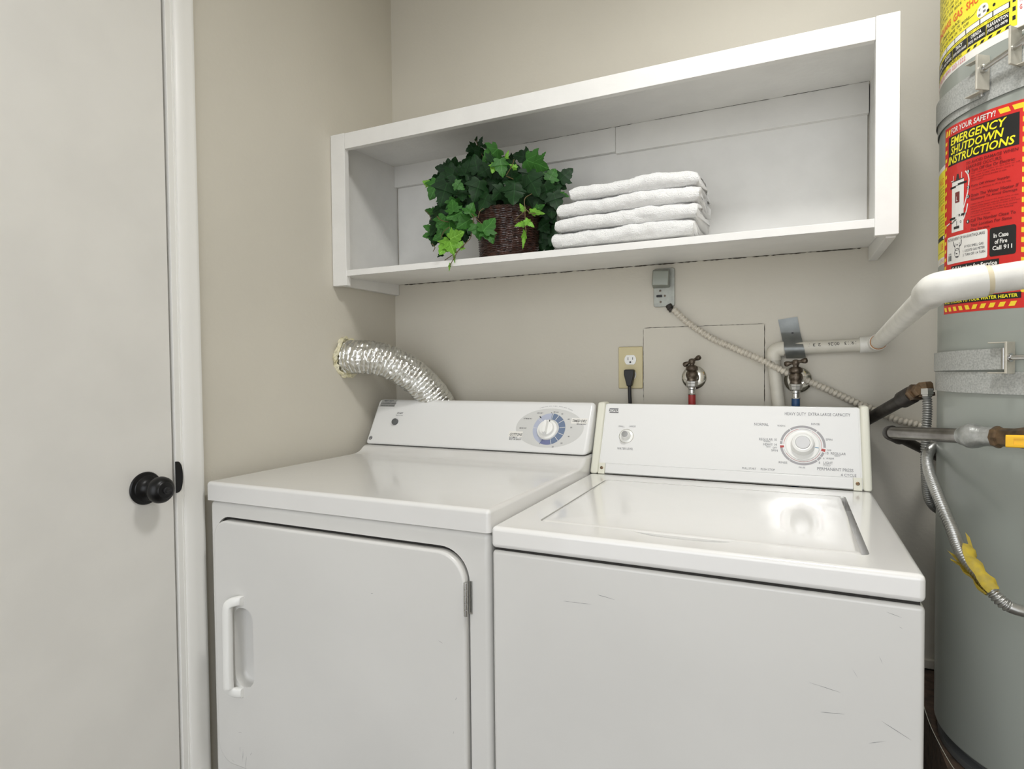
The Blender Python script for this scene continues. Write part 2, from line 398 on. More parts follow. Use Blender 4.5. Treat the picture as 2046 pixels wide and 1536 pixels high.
# ================================================================ dryer
class Plane:
    def __init__(s, O, U, V):
        s.O = Vector(O); s.U = Vector(U).normalized(); s.V = Vector(V).normalized(); s.N = s.U.cross(s.V).normalized()
    def uv(s, px, py):
        d = ray(px, py); t = (s.O-CAM).dot(s.N)/d.dot(s.N); q = CAM+d*t-s.O; return (q.dot(s.U), q.dot(s.V))
    def f(s, u, v, lift): return s.O+s.U*u+s.V*v+s.N*(lift*.00018)
    def p(s, u, v, h=0): return s.O+s.U*u+s.V*v+s.N*h
def ptext(cv, pl, str_, x0, x1, y, h, m, bold=.0, shear=0, y1=None):
    """one line of print: ends of the baseline and the letter height, read off the face"""
    y1 = y if y1 is None else y1
    c = [pl.uv(x0, y), pl.uv(x1, y1), pl.uv(x1, y1-h), pl.uv(x0, y-h)]
    v0 = (c[0][1]+c[1][1])/2; hh = (c[3][1]-c[0][1]+c[2][1]-c[1][1])/2
    cv.trect(str_, c[0][0], c[1][0], v0, v0+hh, m, 2, bold, shear)
DXL, DXR, DYF = .029, .7615, -.7835
dr = thing('clothes_dryer', 'white front-loading clothes dryer with tilted control console, left of the two machines', 'dryer', ((DXL+DXR)/2, -.4, 0))
body = B(DXL+.003, DXR-.003, DYF+.006, -.115, .02, .8985, r=.012, seg=4)
DO = rrect(.0545, .7165, .298, .8655, (.042, .062, .05, .05), 10)
cu = bmesh.new(); prism(cu, DO, DYF-.05, DYF+.036, 'y'); body = cut(body, cu)
finish('cabinet', body, M_appf, dr, wn=True)
# top panel rising to the console
bm = bmesh.new()
pr = [(DYF, .9005), (DYF, .9345)]+[(DYF+.009-.009*math.cos(a), .9345+.0085*math.sin(a)) for a in [PI/2*i/5 for i in range(1, 6)]]
pr += [(-.5, .9412), (-.285, .9392), (-.268, .9398), (-.252, .9428), (-.240, .9475), (-.230, .954), (-.2185, .9605), (-.115, .9605), (-.115, .9005)]
prism(bm, pr, DXL, DXR, 'x'); es = [e for e in bm.edges if abs(e.verts[0].co.x-e.verts[1].co.x) < 1e-6 and max(e.verts[0].co.z, e.verts[1].co.z) > .93 and min(e.verts[0].co.z, e.verts[1].co.z) > .93]
es += [e for e in bm.edges if abs(e.verts[0].co.x-e.verts[1].co.x) < 1e-6 and abs(e.verts[0].co.y-DYF) < 1e-5 and abs(e.verts[1].co.y-DYF) < 1e-5]
bmesh.ops.bevel(bm, geom=list(set(es)), offset=.008, segments=4, profile=.5, affect='EDGES')
finish('top_panel', bm, M_app, dr, smooth=50, wn=True)
# console
bm = bmesh.new()
prism(bm, [(-.2165, .9625), (-.1385, 1.0985), (-.1165, 1.0985), (-.114, .9625)], DXL+.001, DXR-.001, 'x', r=.011, seg=4)
finish('control_console', bm, M_cons, dr, wn=True)
DC = Plane((0, -.2165, .9625), (1, 0, 0), (0, .078, .136))
cv = Canvas(DC.f)
ex, ey = DC.uv(1097, 854.5)
SX, SY2 = .0965, .0595
def ering(r0, r1, a0, a1, m, l=1, kx=1, ky=1, cx=None, cy=None):
    cv.ring(ex if cx is None else cx, ey if cy is None else cy, r0, r1, a0, a1, m, l, sx=kx, sy=ky)
cv.ring(ex, ey, 0, 1, 0, 360, V_lg, 1, n=72, sx=SX+.004, sy=SY2)
kx_, ky_ = DC.uv(1094, 859)
def dring(a0, a1, m, l=2): cv.ring(kx_+.0035, ky_+.0035, .029, .0478, a0, a1, m, l, n=max(3, int((a1-a0)/5)))
dring(88, 246, V_lb); dring(-76, 88, V_db); dring(-114, -76, V_pu)
for a in (84, 62, 36, 8, -20, -46, -72): cv.ring(kx_+.0035, ky_+.0035, .0305, .0472, a-.9, a+.9, V_wht, 3, n=2)
for a in (136, 142, 178): cv.ring(kx_+.0035, ky_+.0035, .033, .0472, a-.5, a+.5, V_wht, 3, n=2)
cv.ring(kx_+.0035, ky_+.0035, .043, .051, 131, 134, V_blk, 4, n=2)
for a in (91, 247): cv.ring(kx_+.0035+.0495*math.cos(math.radians(a)), ky_+.0035+.0495*math.sin(math.radians(a)), 0, .0013, 0, 360, V_blk, 3, n=8)
def boxtext(s, x0, x1, y0, y1):
    a = DC.uv(x0, y1); b = DC.uv(x1, y0); cv.rect(a[0], b[0], a[1], b[1], V_wht, 2)
boxtext('', 1015, 1045, 862, 872); boxtext('', 1141, 1175, 836, 846)
ptext(cv, DC, 'COTTONS', 1018, 1043, 870.5, 5.5, M_inkd, .03, .25)
ptext(cv, DC, 'AUTOMATIC', 1017, 1034, 875, 3.2, M_inkd, .01, .2); ptext(cv, DC, 'MOISTURE SENSOR', 1017, 1040, 879, 3.2, M_inkd, .01, .2)
ptext(cv, DC, 'TIMED DRY', 1143, 1173, 843.5, 5.2, M_inkd, .03, .25); ptext(cv, DC, 'MEDIUM HEAT', 1152, 1172, 848.5, 3.2, M_inkd, .01, .2)
ptext(cv, DC, 'LESS DRY', 1073, 1085, 826.5, 2.6, M_inkd, .01); ptext(cv, DC, 'OPTIMUM DRY', 1046, 1063, 837.5, 2.6, M_inkd, .01); ptext(cv, DC, 'MORE DRY', 1038, 1052, 856.5, 2.6, M_inkd, .01)
ptext(cv, DC, '80 min', 1106, 1116, 824.5, 2.8, M_inkd, .01)
for s_, x, y in (('70', 1123, 828.5), ('60', 1136, 839), ('50', 1141, 855.5), ('40', 1136, 873.5), ('30', 1121.5, 887), ('20', 1104, 894)): ptext(cv, DC, s_, x-1.8, x+2, y, 3, M_inkd, .01)
# print arched over the dial
arch = '3 Heat/Auto Care Cycles  Extra Large Capacity'
for i, ch in enumerate(arch):
    if ch == ' ': continue
    t = i/(len(arch)-1); a = math.radians(118-66*t); cx = ex+.004+(SX-.008)*math.cos(a)*1.02; cy = ey-.001+(SY2+.0075)*math.sin(a)**.9
    ang = (90-math.degrees(a))*.35; ca, sa = math.cos(math.radians(-ang)), math.sin(math.radians(-ang)); q = []
    for dx, dy in ((-.00075, 0), (.00075, 0), (.00075, .0024), (-.00075, .0024)): q.append((cx+dx*ca-dy*sa, cy+dx*sa+dy*ca))
    cv.text(ch, q, M_ink, 2)
cv.done('dial_print', dr); cv = Canvas(DC.f)
ptext(cv, DC, 'START', 793, 805, 827, 3.4, M_inkd, .02); ptext(cv, DC, 'Push to start', 791, 805, 831, 2.6, M_ink, 0)
cv.done('button_print', dr); cv = Canvas(DC.f)
a = DC.uv(758, 812); b = DC.uv(794, 798.5); cv.quad([(a[0], a[1]), (b[0]-.003, a[1]), (b[0], b[1]), (a[0]+.004, b[1])], V_sil, 1)
ptext(cv, DC, 'HEAVY DUTY', 768, 787, 802, 3, M_inkd, .03); ptext(cv, DC, 'Extra Large', 770, 782, 804.6, 1.8, M_inkd, .0)
ptext(cv, DC, '5 CYCLE EXTRA CAPACITY', 762, 792, 807, 2.2, M_inkd, .03); ptext(cv, DC, 'SENSOR DRY CONTROL', 761, 788, 811, 2.0, M_inkd, .03)
cv.done('silver_label', dr)
# round monogram badge
bx, by = DC.uv(740.5, 874.5)
cv = Canvas(DC.f); cv.ring(bx, by, 0, .0068, 0, 360, M_inkd, 1, n=28); cv.ring(bx, by, .0054, .0061, 0, 360, V_lg, 2, n=28)
cv.trect('G', bx-.0042, bx+.0006, by-.0032, by+.0038, V_lg, 2, .0, .3); cv.trect('E', bx-.0004, bx+.0042, by-.0036, by+.0034, V_lg, 2, 0, .3)
cv.done('maker_badge', dr)
# timer knob: skirt, grip ridge
kc = DC.p(kx_, ky_)
kn = finish('timer_knob', LA(kc, DC.N, [(0, .0303), (.004, .0300), (.0065, .0282), (.0072, .0228), (.0074, .0220), (.012, .0213), (.0155, .0198), (.017, .016), (.0172, .0001)], n=48), M_whitep, dr)
bm = bmesh.new(); gx = Vector((1, 0, 0)); pr = rrect(-.0062, .0062, -.0203, .0203, (.006,)*4, 5)
v0 = [bm.verts.new(kc+DC.U*(a*1.0)+DC.V*b+DC.N*.0165) for a, b in pr]; v1 = [bm.verts.new(kc+DC.U*(a*.72)+DC.V*b*.9+DC.N*.0285) for a, b in pr]
bm.faces.new(v0); bm.faces.new(v1[::-1]); [bm.faces.new((v0[i], v0[(i+1) % len(pr)], v1[(i+1) % len(pr)], v1[i])) for i in range(len(pr))]
finish('grip', bm, M_whitep, kn, smooth=60)
cv = Canvas(DC.f); cv.ring(kx_, ky_, .0228, .0285, 78, 84, V_blk, 42, n=2); cv.done('pointer_mark', kn)
bx, by = DC.uv(790, 843)
finish('start_button', LA(DC.p(bx, by), DC.N, [(0, .0108), (.005, .0106), (.0075, .0095), (.0085, .007), (.0087, .0001)], n=32), M_greyb, dr)
# loading door with its grip and steel hinge
bm = bmesh.new(); DI = rrect(.0575, .7125, .302, .8588, (.039, .058, .047, .047), 10)
prism(bm, DI, DYF-.006, DYF+.030, 'y', r=.0055, seg=4, ang=60)
cu = bmesh.new(); prism(cu, rrect(.119, .1765, .4915, .669, (.024, .026, .026, .024), 8), DYF-.03, DYF+.020, 'y', r=.008, seg=3, ang=70); 
bm = cut(bm, cu)
b2 = bmesh.new(); prism(b2, DO, DYF+.0128, DYF+.0358, 'y'); b3 = bmesh.new(); prism(b3, rrect(.072, .700, .314, .846, (.03,)*4, 5), DYF, DYF+.06, 'y'); b2 = cut(b2, b3); finish('door_gap_shade', b2, M_dark, dr)  # dark ring added to deepen the shade in the gap round the door
dd = finish('loading_door', bm, M_appf, dr, smooth=40, wn=True)
bm = bmesh.new()
hp = [Vector((.0095, 0, 0))+v for v in [Vector((.140, DYF-.006, .6865)), Vector((.130, DYF-.013, .6870)), Vector((.1125, DYF-.020, .680)), Vector((.1075, DYF-.022, .664)), Vector((.1065, DYF-.022, .60)), Vector((.1055, DYF-.022, .50)), Vector((.1065, DYF-.020, .486)), Vector((.115, DYF-.013, .4795)), Vector((.1335, DYF-.006, .4785))]]
pth = resample(smoothpath(hp, 10), .004); prev = []
ring = []
for i, p in enumerate(pth):
    t = (pth[min(i+1, len(pth)-1)]-pth[max(i-1, 0)]).normalized(); sd = t.cross(Vector((0, 1, 0))).normalized(); nn = Vector((0, 1, 0))
    k = []
    for a in range(12):
        an = 2*PI*a/12; c_, s__ = math.cos(an), math.sin(an); cc = math.copysign(abs(c_)**.6, c_); ss = math.copysign(abs(s__)**.6, s__)
        k.append(bm.verts.new(p+sd*cc*.0108+nn*ss*.0085))
    ring.append(k)
for k in range(len(ring)-1):
    for i in range(12): bm.faces.new((ring[k][i], ring[k][(i+1) % 12], ring[k+1][(i+1) % 12], ring[k+1][i]))
bm.faces.new(ring[0]); bm.faces.new(ring[-1])
finish('handle', bm, M_whitep, dd, smooth=60)
bm = bmesh.new()
for i in range(5): lathe(bm, (.7155, DYF-.0075, .7465+.0124*i), (0, 0, 1), [(0, .0038), (.0005, .0042), (.0115, .0042), (.012, .0038)], n=12)
box(bm, .7155, .7225, DYF+.0035, DYF+.0055, .7465, .8075)
finish('hinge', bm, M_steel, dd)
random.seed(11); bm = bmesh.new()
for x, z, dx, dz in ((.123, .383, .012, .002), (.148, .335, -.004, -.03), (.135, .318, .003, .03), (.175, .31, .012, -.006), (.50, .755, .006, .001), (.655, .69, .01, -.004), (.16, .34, .004, .008), (.10, .315, .01, -.004), (.215, .322, .01, .003), (.69, .585, .003, .006), (.685, .52, .001, .006), (.128, .34, 0, .012)):
    bm = bmesh.new(); sliver(bm, (x, DYF-.0062, z), (x+dx, DYF-.0062, z+dz), .0008, (0, 1, 0)); finish('scuff_mark', bm, M_ink, dd, smooth=0)
# ================================================================ washer
WXL, WXR, WYF = .7640, 1.4157, -.784
wa = thing('washing_machine', 'white top-loading washing machine with closed lid, right of the two machines', 'washing machine', ((WXL+WXR)/2, -.4, 0))
finish('cabinet', B(WXL+.001, WXR-.0005, WYF+.002, -.10, .02, .8715, r=.007, seg=3), M_appf, wa, wn=True)
bm = B(WXL, WXR, WYF, -.195, .8755, .9145, r=.0085, seg=4)
PX0, PX1, PY0, PY1 = .829, 1.3575, -.7155, -.272
cu = bmesh.new(); prism(cu, rrect(PX0, PX1, PY0, PY1, (.012,)*4, 5), .884, .95, 'z'); bm = cut(bm, cu)
cu = bmesh.new(); bmesh.ops.create_uvsphere(cu, u_segments=32, v_segments=16, radius=1)
bmesh.ops.transform(cu, matrix=Matrix.Translation((1.086, -.7165, .9165)) @ Matrix.Diagonal((.083, .0215, .009, 1)), verts=cu.verts); bm = cut(bm, cu)
finish('top_panel', bm, M_lid, wa, smooth=40, wn=True)
finish('seam', B(WXL+.006, WXR-.006, WYF+.008, -.15, .868, .878), M_dark, wa)
bm = bmesh.new(); N1, N2 = 24, 18   # gently crowned lid
o = rrect(PX0+.0022, 1.3475, PY0+.0012, PY1-.0015, (.010,)*4, 6)
v0 = [bm.verts.new((a, b, .902)) for a, b in o]; v1 = [bm.verts.new((a, b, .9128)) for a, b in o]
cx_, cy_ = (PX0+1.3485)/2, (PY0+PY1)/2
rings = [v0, v1]
for k, (s_, zz) in enumerate(((.988, .9148), (.96, .9152), (.8, .9158), (.5, .9164), (.2, .9166))):
    rings.append([bm.verts.new((cx_+(a-cx_)*s_, cy_+(b-cy_)*(s_ if k else .984), zz)) for a, b in o])
for k in range(len(rings)-1):
    for i in range(len(o)): bm.faces.new((rings[k][i], rings[k][(i+1) % len(o)], rings[k+1][(i+1) % len(o)], rings[k+1][i]))
bm.faces.new(rings[0]); bm.faces.new(rings[-1])
ld = finish('lid', bm, M_lid, wa, smooth=50)
finish('hinge_pin', LA((1.3505, -.282, .9125), (0, 0, 1), [(0, .0035), (.002, .0035), (.0035, .002), (.0036, .0001)], n=12), M_whitep, ld)
# console
WC0, WC1 = (-.1985, .9155), (-.1165, 1.0980)
def wprof(d0=0, top=0): return [(WC0[0]+d0, WC0[1]), (WC1[0]+d0, WC1[1]+top), (-.079, WC1[1]+top), (-.079, WC0[1])]
bm = bmesh.new(); prism(bm, wprof(0, -.003), WXL+.02, WXR-.0165, 'x', r=.005, seg=3); finish('control_console', bm, M_cons, wa, wn=True)
for a, b in ((WXL+.0005, WXL+.0225), (WXR-.0185, WXR+.0005)):
    bm = bmesh.new(); prism(bm, [(WC0[0]-.004, WC0[1]-.001), (WC1[0]-.006, WC1[1]+.002), (-.079, WC1[1]+.002), (-.079, WC0[1]-.001)], a, b, 'x', r=.006, seg=3); finish('end_cap', bm, M_cream, wa)
WC = Plane((0, WC0[0], WC0[1]), (1, 0, 0), (0, WC1[0]-WC0[0], WC1[1]-WC0[1]))
def slab(pl, u0, u1, v0, v1, h0, h1, r):
    bm = bmesh.new(); box(bm, u0, u1, v0, v1, h0, h1, r=r)
    for v in bm.verts: v.co = pl.p(v.co.x, v.co.y, v.co.z)
    return bm
finish('trim_strip', slab(WC, WXL+.042, WXR-.037, .002, .0265, -.004, .0035, .002), M_cons, wa)
finish('fascia_film', slab(WC, WXL+.026, WXR-.022, .0290, .1975, -.003, .0008, .0006), mat('clear_film', (230, 230, 228), .55, coat=1), wa)
for u in (WXL+.032, WXR-.0285):
    br = finish('screw_tab', slab(WC, u-.0085, u+.0085, -.001, .0285, -.003, .004, .001), M_cream, wa)
    finish('screw', LA(WC.p(u, .0145, .004), WC.N, [(0, .0042), (.001, .0042), (.0016, .0022), (.0008, .0001)], n=16), M_brass, br)
cv = Canvas(WC.f)
L0 = 6
def wt(s_, x0, x1, y, h, m=M_ink, bold=0, y1=None):
    y1 = y if y1 is None else y1
    c = [WC.uv(x0, y), WC.uv(x1, y1), WC.uv(x1, y1-h), WC.uv(x0, y-h)]; v = (c[0][1]+c[1][1])/2; hh = (c[3][1]-c[0][1])
    k_ = Canvas(WC.f); k_.trect(s_, c[0][0], c[1][0], v, v+hh, m, L0+1, bold); k_.done('printed_legend', wa)
wt('HEAVY DUTY  EXTRA LARGE CAPACITY', 1568, 1699, 830, 6, bold=0, y1=832)
wt('NORMAL', 1507, 1536, 850, 5.5, y1=851.5); wt('WASH 6', 1553, 1569, 852.5, 3.6); wt('RINSE', 1621, 1638, 849.5, 4)
wt('REGULAR 10', 1517, 1552, 880, 5, y1=881); wt('NORMAL', 1526, 1540, 883.5, 2.6); wt('HEAVY 14', 1525, 1552, 890, 5, y1=891); wt('HEAVY', 1531, 1540, 894, 2.6)
wt('OFF', 1544, 1552, 896.5, 3.6); wt('SPIN', 1541, 1554, 902, 4); wt('SPIN', 1650, 1663, 880.5, 4); wt('OFF', 1652, 1661, 901.5, 3.4)
wt('10  REGULAR', 1650, 1690, 908, 4.8, y1=909.5); wt('HEAVY', 1667, 1679, 912.5, 3); wt('6  WARM', 1645, 1666, 918, 3.8)
wt('6   LIGHT', 1636, 1664, 926.5, 5, y1=928); wt('COLD', 1645, 1659, 931.5, 3.6)
wt('PERMANENT PRESS', 1633, 1705, 940, 6, y1=942.5); wt('4 CYCLE', 1680, 1711, 952, 5.5, y1=953)
wt('RINSE', 1556, 1573, 926, 4); wt('PAUSE', 1596, 1609, 935.5, 3); wt('PULL START', 1483, 1511, 937.5, 4, y1=938.5); wt('PUSH STOP', 1520, 1548, 939.5, 4, y1=940.5)
wt('WATER LEVEL', 1233, 1265, 898, 4.5, y1=899.5); wt('SMALL', 1236, 1248, 853.5, 3.2); wt('LARGE', 1257, 1270, 853.5, 3.2)
# maker's word between two rules
wt('ROPER', 1217, 1236, 822.6, 4.6, M_inkd, .01)
a = WC.uv(1218, 817.4); b = WC.uv(1236, 816.2); cv.rect(a[0], b[0], a[1], b[1]-.0003, M_inkd, L0); a = WC.uv(1218, 824.8); b = WC.uv(1236, 823.8); cv.rect(a[0], b[0], a[1], b[1], M_inkd, L0)
cv.done('maker_print', wa); cv = Canvas(WC.f)
mx, my = WC.uv(1603.5, 889.5)
def wring(r0, r1, a0, a1, m, l=L0): cv.ring(mx, my, r0, r1, a0, a1, m, l, n=max(2, int(abs(a1-a0)/4)))
R0, R1 = .0438, .0490
for a0, a1 in ((50, 124), (126, 168), (170, 179), (-171, -127), (-126, -50), (-48, -36), (-34, -20), (-5, 48)): wring(R0, R1, a0, a1, V_dg)
wring(.0405, .0490, 183, 190, V_dr); wring(.0405, .0490, -17, -9, V_dr)
wring(.0400, .0406, -150, -22, V_dr); wring(.0412, .0415, -165, -25, M_inkd); wring(.0400, .0406, -8, 60, V_dr); wring(.0400, .0408, 62, 100, V_dg); wring(.0400, .0408, 102, 178, V_dr)
cv.done('dial_scale', wa)
kc = WC.p(mx, my, .0008)
kn = finish('timer_dial', LA(kc, WC.N, [(0, .0372), (.0015, .037), (.0025, .0358), (.003, .034), (.003, .0262), (.006, .0258), (.018, .0242), (.0215, .0228), (.0235, .019), (.0228, .0168), (.0222, .0001)], n=64), M_whitep, wa)
finish('dial_cap', LA(kc+WC.N*.0218, WC.N, [(0, .0158), (.0015, .0156), (.002, .015), (.0019, .0001)], n=48), M_knobc, kn)
cv = Canvas(WC.f); cv.ring(mx, my, .0268, .0345, -12, -9, V_bl, 24, n=2); cv.done('pointer_mark', kn)
sx_, sy_ = WC.uv(1251.5, 871.5)
kc = WC.p(sx_, sy_, .0008)
kn = finish('water_level_knob', LA(kc, WC.N, [(0, .0188), (.001, .0188), (.0015, .0178), (.0018, .0168), (.003, .0125), (.008, .0122), (.010, .0112), (.018, .0102), (.0195, .009), (.0195, .0001)], n=40), M_whitep, wa)
finish('chrome_ring', LA(kc, WC.N, [(0, .0196), (.0014, .0194), (.0018, .0188), (.0012, .0182), (0, .0182)], n=48, cap=False), M_chrome, kn)
finish('dial_cap', LA(kc+WC.N*.0192, WC.N, [(0, .0085), (.001, .0083), (.0013, .0001)], n=32), M_knobc, kn)
random.seed(21); bm = bmesh.new()
for x, z, dx, dz in ((1.37, .858, .018, -.005), (1.385, .84, .004, -.002), (1.362, .795, .004, -.01), (1.275, .74, .04, -.006), (1.365, .705, .035, -.018), (1.33, .77, .006, -.01), (1.29, .70, .03, .004), (1.35, .67, .02, .008), (1.26, .585, .03, -.022), (.9, .80, .05, .002), (.96, .82, .03, -.004), (1.34, .63, .02, .001)):
    bm = bmesh.new(); sliver(bm, (x, WYF+.0016, z), (x+dx, WYF+.0016, z+dz), .0006, (0, 1, 0)); finish('scuff_mark', bm, M_ink, wa, smooth=0)

# ================================================================ ivy in a wicker basket, towels
pl = thing('ivy_plant', 'green trailing ivy in a round dark brown wicker basket on the wall shelf', 'potted plant', (.53, -.2, 1.499))
bc = Vector((.5335, -.202, 1.499)); bm = bmesh.new()
NZ, NT = 104, 300; rows = 40; rings = []
for k in range(NZ+1):
    t = k/NZ; z = .002+.125*t; R_ = .079+.009*t; ring = []
    ph = t*rows; rw = int(ph); fr = ph-rw
    for i in range(NT):
        a = 2*PI*i/NT; wv = math.sin(PI*fr)*.0022*(1+.85*math.cos(17*a+PI*rw))
        r = R_+wv+.0012*mnoise.noise((a*4, z*60, 0))
        ring.append(bm.verts.new(bc+Vector((r*math.cos(a), r*math.sin(a), z))))
    rings.append(ring)
for k in range(NZ):
    for i in range(NT): bm.faces.new((rings[k][i], rings[k][(i+1) % NT], rings[k+1][(i+1) % NT], rings[k+1][i]))
bm.faces.new(rings[0]); bm.faces.new(rings[-1])
for j in range(3):
    r = .0815-.0*j; P = [bc+Vector((math.cos(a)*r, math.sin(a)*r, .0035+.0032*math.sin(a*15+j*2.1))) for a in [2*PI*i/180 for i in range(181)]]
    tube(bm, P, .0024, n=6, cap=False)
    P = [bc+Vector((math.cos(a)*.0895, math.sin(a)*.0895, .127+.003*math.sin(a*15+j*2.1))) for a in [2*PI*i/180 for i in range(181)]]
    tube(bm, P, .0024, n=6, cap=False)
finish('basket', bm, M_basket, pl, smooth=60)
LEAF = [(0, 0), (.12, -.08), (.27, -.11), (.38, -.03), (.33, .09), (.47, .16), (.60, .34), (.45, .345), (.34, .40), (.36, .54), (.28, .66), (.23, .66), (.18, .82), (.08, .93), (0, 1.08)]
lbm = bmesh.new(); uvl = lbm.loops.layers.uv.new('UVMap'); random.seed(8)
def leaf(c, size, tip, nrm, mi, narrow=1.0):
    """one lobed leaf: centre, length, direction of the tip and facing"""
    n = nrm.normalized(); t = (tip-n*tip.dot(n)).normalized(); s = t.cross(n)
    fold = random.uniform(.05, .4); droop = random.uniform(.0, .35); tw = random.uniform(-.15, .15)
    def P(x, y):
        return c+(s*(x*narrow)+t*(y-.45)+n*(-fold*abs(x)-droop*(y-.3)**2+tw*x*y+.05*math.sin(9*y+6*abs(x))))*size
    mid = {}
    for sg in (1, -1):
        pr = None
        for x, y in LEAF:
            my = max(0, min(1, y*.9+.02)) if 0 < y < 1 else max(0, min(1, y))
            key = round(my, 4)
            if key not in mid: mid[key] = lbm.verts.new(P(0, my))
            a = mid[key] if x == 0 else lbm.verts.new(P(sg*x, y))
            cur = (a, mid[key], (sg*x, y), (0, my))
            if pr:
                vs = [(pr[0], pr[2]), (cur[0], cur[2]), (cur[1], cur[3]), (pr[1], pr[3])]; u = []
                for v, q in vs:
                    if all(v is not w_[0] for w_ in u): u.append((v, q))
                if len(u) > 2:
                    try:
                        f = lbm.faces.new([v for v, q in (u if sg > 0 else u[::-1])]); f.material_index = mi
                        for lp in f.loops:
                            for v, q in u:
                                if lp.vert is v: lp[uvl].uv = q
                    except ValueError: pass
            pr = cur
def zl(zx, zy, size, ang, mi, y, narrow=1.0, tilt=.45):
    c = at('y', y, 830+zx/5.12, 260+zy/5.12); a = math.radians(ang)
    d = (CAM-c).normalized(); r_ = Vector((1, 0, 0)); tip = r_*math.cos(a)+Vector((0, 0, 1))*math.sin(a)+d*.1
    n = d+Vector((random.uniform(-tilt, tilt), random.uniform(-.2, .2), random.uniform(-.2, tilt+.25)))
    leaf(c, size/3700, tip, n, mi, narrow)
D_, M_, L_ = 0, 1, 2
for q in [(770,260,215,215,M_,-.275),(880,380,180,285,M_,-.285),(1240,345,240,325,M_,-.28),(1090,270,180,165,D_,-.22),(1200,560,240,292,D_,-.295),(1010,640,260,265,D_,-.305),(850,650,170,215,D_,-.30),(630,620,230,250,D_,-.295),(700,730,200,238,D_,-.30),
    (300,490,210,195,D_,-.28),(290,650,250,250,D_,-.295),(370,400,150,95,D_,-.24),(440,430,160,85,D_,-.24),(530,380,190,75,D_,-.24),(260,390,130,165,D_,-.22),(700,420,160,200,D_,-.28),(480,670,140,270,D_,-.29),(1540,450,180,50,D_,-.2),(1400,450,160,60,M_,-.22),
    (1350,650,210,300,D_,-.25),(1440,730,190,290,D_,-.24),(190,610,210,240,M_,-.28),(110,540,80,150,L_,-.28),(450,570,120,340,M_,-.31),(380,770,160,105,M_,-.31),(400,870,170,200,M_,-.31),(570,800,150,60,M_,-.318),(500,950,170,205,M_,-.318),
    (640,1030,170,285,M_,-.32),(750,970,200,60,M_,-.32),(760,1070,170,300,M_,-.322),(280,970,210,250,M_,-.3),(420,1080,170,20,L_,-.32),(300,1190,190,240,L_,-.32),(370,1190,170,290,L_,-.322),(465,1170,100,60,L_,-.32),(130,990,110,165,M_,-.27),(120,1075,100,190,M_,-.27),
    (265,1300,70,300,D_,-.31),(1070,955,110,200,L_,-.315,.7),(1170,950,110,335,L_,-.315,.7),(1090,790,90,120,L_,-.31,.6),(1240,840,150,345,L_,-.315,.45),(1270,790,110,20,M_,-.3,.7),(1110,1110,200,262,L_,-.315,.25),
    (625,85,60,70,D_,-.2,.5),(665,115,100,65,D_,-.2,.6),(575,185,130,200,D_,-.21),(650,225,130,250,D_,-.21),(720,165,110,170,D_,-.2,.6),(760,160,120,15,D_,-.2,.5),(930,260,120,75,L_,-.26,.45),(1000,370,80,150,L_,-.28,.7),(800,390,100,250,L_,-.29),(1300,260,90,45,M_,-.24,.5),
    (1330,470,150,20,D_,-.22),(1480,560,150,340,D_,-.2),(1520,660,110,340,M_,-.2,.6),(1300,960,260,265,D_,-.16),(1290,1130,260,250,D_,-.13),(1350,1090,200,300,D_,-.12),(1240,1060,180,280,D_,-.15),(1380,860,200,300,D_,-.18),(150,830,110,170,M_,-.26),(200,1000,180,240,D_,-.28),
    (540,860,150,250,D_,-.29),(350,1010,190,270,M_,-.305),(220,1100,110,200,M_,-.3),(395,1315,90,265,L_,-.325,.3),(350,1400,100,255,L_,-.328,.25),(560,1010,120,250,D_,-.3)]:
    zl(*q)
for i in range(120):
    a = random.uniform(0, 2*PI); r = random.random()**.5
    zx = 800+610*r*math.cos(a); zy = 560+300*r*math.sin(a)
    if zy > 800 and 560 < zx < 1180: continue
    zl(zx, zy, random.uniform(140, 220), random.uniform(200, 340) if zy > 450 else random.uniform(20, 160), D_ if random.random() < .9 else M_, random.uniform(-.27, -.09), 1, .7)
for i in range(26):
    zl(random.uniform(180, 520), random.uniform(700, 1150), random.uniform(120, 180), random.uniform(200, 320), random.choice((D_, M_)), random.uniform(-.29, -.2), 1, .6)
for i in range(14):
    zl(random.uniform(1180, 1420), random.uniform(800, 1180), random.uniform(160, 240), random.uniform(220, 330), D_, random.uniform(-.2, -.1), 1, .6)
for v in lbm.verts:   # keep the foliage inside the shelf and clear of its back
    v.co.y = min(v.co.y, -.03); v.co.z = min(v.co.z, 1.872)
    if v.co.y > -.314: v.co.z = max(v.co.z, 1.506)
finish('foliage', lbm, [L_dark, L_mid, L_light], pl, smooth=50, recalc=False)
bm = bmesh.new()
def zp(zx, zy, y): return at('y', y, 830+zx/5.12, 260+zy/5.12)
for st in ([(1190,650,-.29),(1120,700,-.31),(1120,800,-.318),(1125,960,-.318),(1130,1040,-.316)],[(1120,800,-.318),(1180,850,-.318),(1230,850,-.316)],[(1120,830,-.318),(1060,880,-.317),(1010,930,-.315)],[(700,290,-.2),(650,190,-.2),(620,100,-.2)],
           [(600,880,-.32),(570,1080,-.318),(520,1150,-.32),(440,1230,-.326),(350,1390,-.329)],[(560,840,-.32),(700,980,-.322)],[(220,880,-.3),(260,920,-.31),(340,940,-.31)],[(350,990,-.32),(290,1040,-.322),(260,1110,-.32)],[(300,1330,-.31),(430,1240,-.322),(500,1180,-.318)],
           [(170,1160,-.3),(200,1200,-.305),(180,1240,-.305)],[(100,820,-.27),(140,860,-.27),(160,920,-.27)],[(1010,300,-.27),(990,360,-.28),(930,460,-.28)],[(930,470,-.3),(1000,500,-.31)],[(640,900,-.315),(660,830,-.31),(700,800,-.305)]):
    P = smoothpath([zp(*q) for q in st], 6); finish('stem', T(P, .0011, n=6), M_stem, pl)

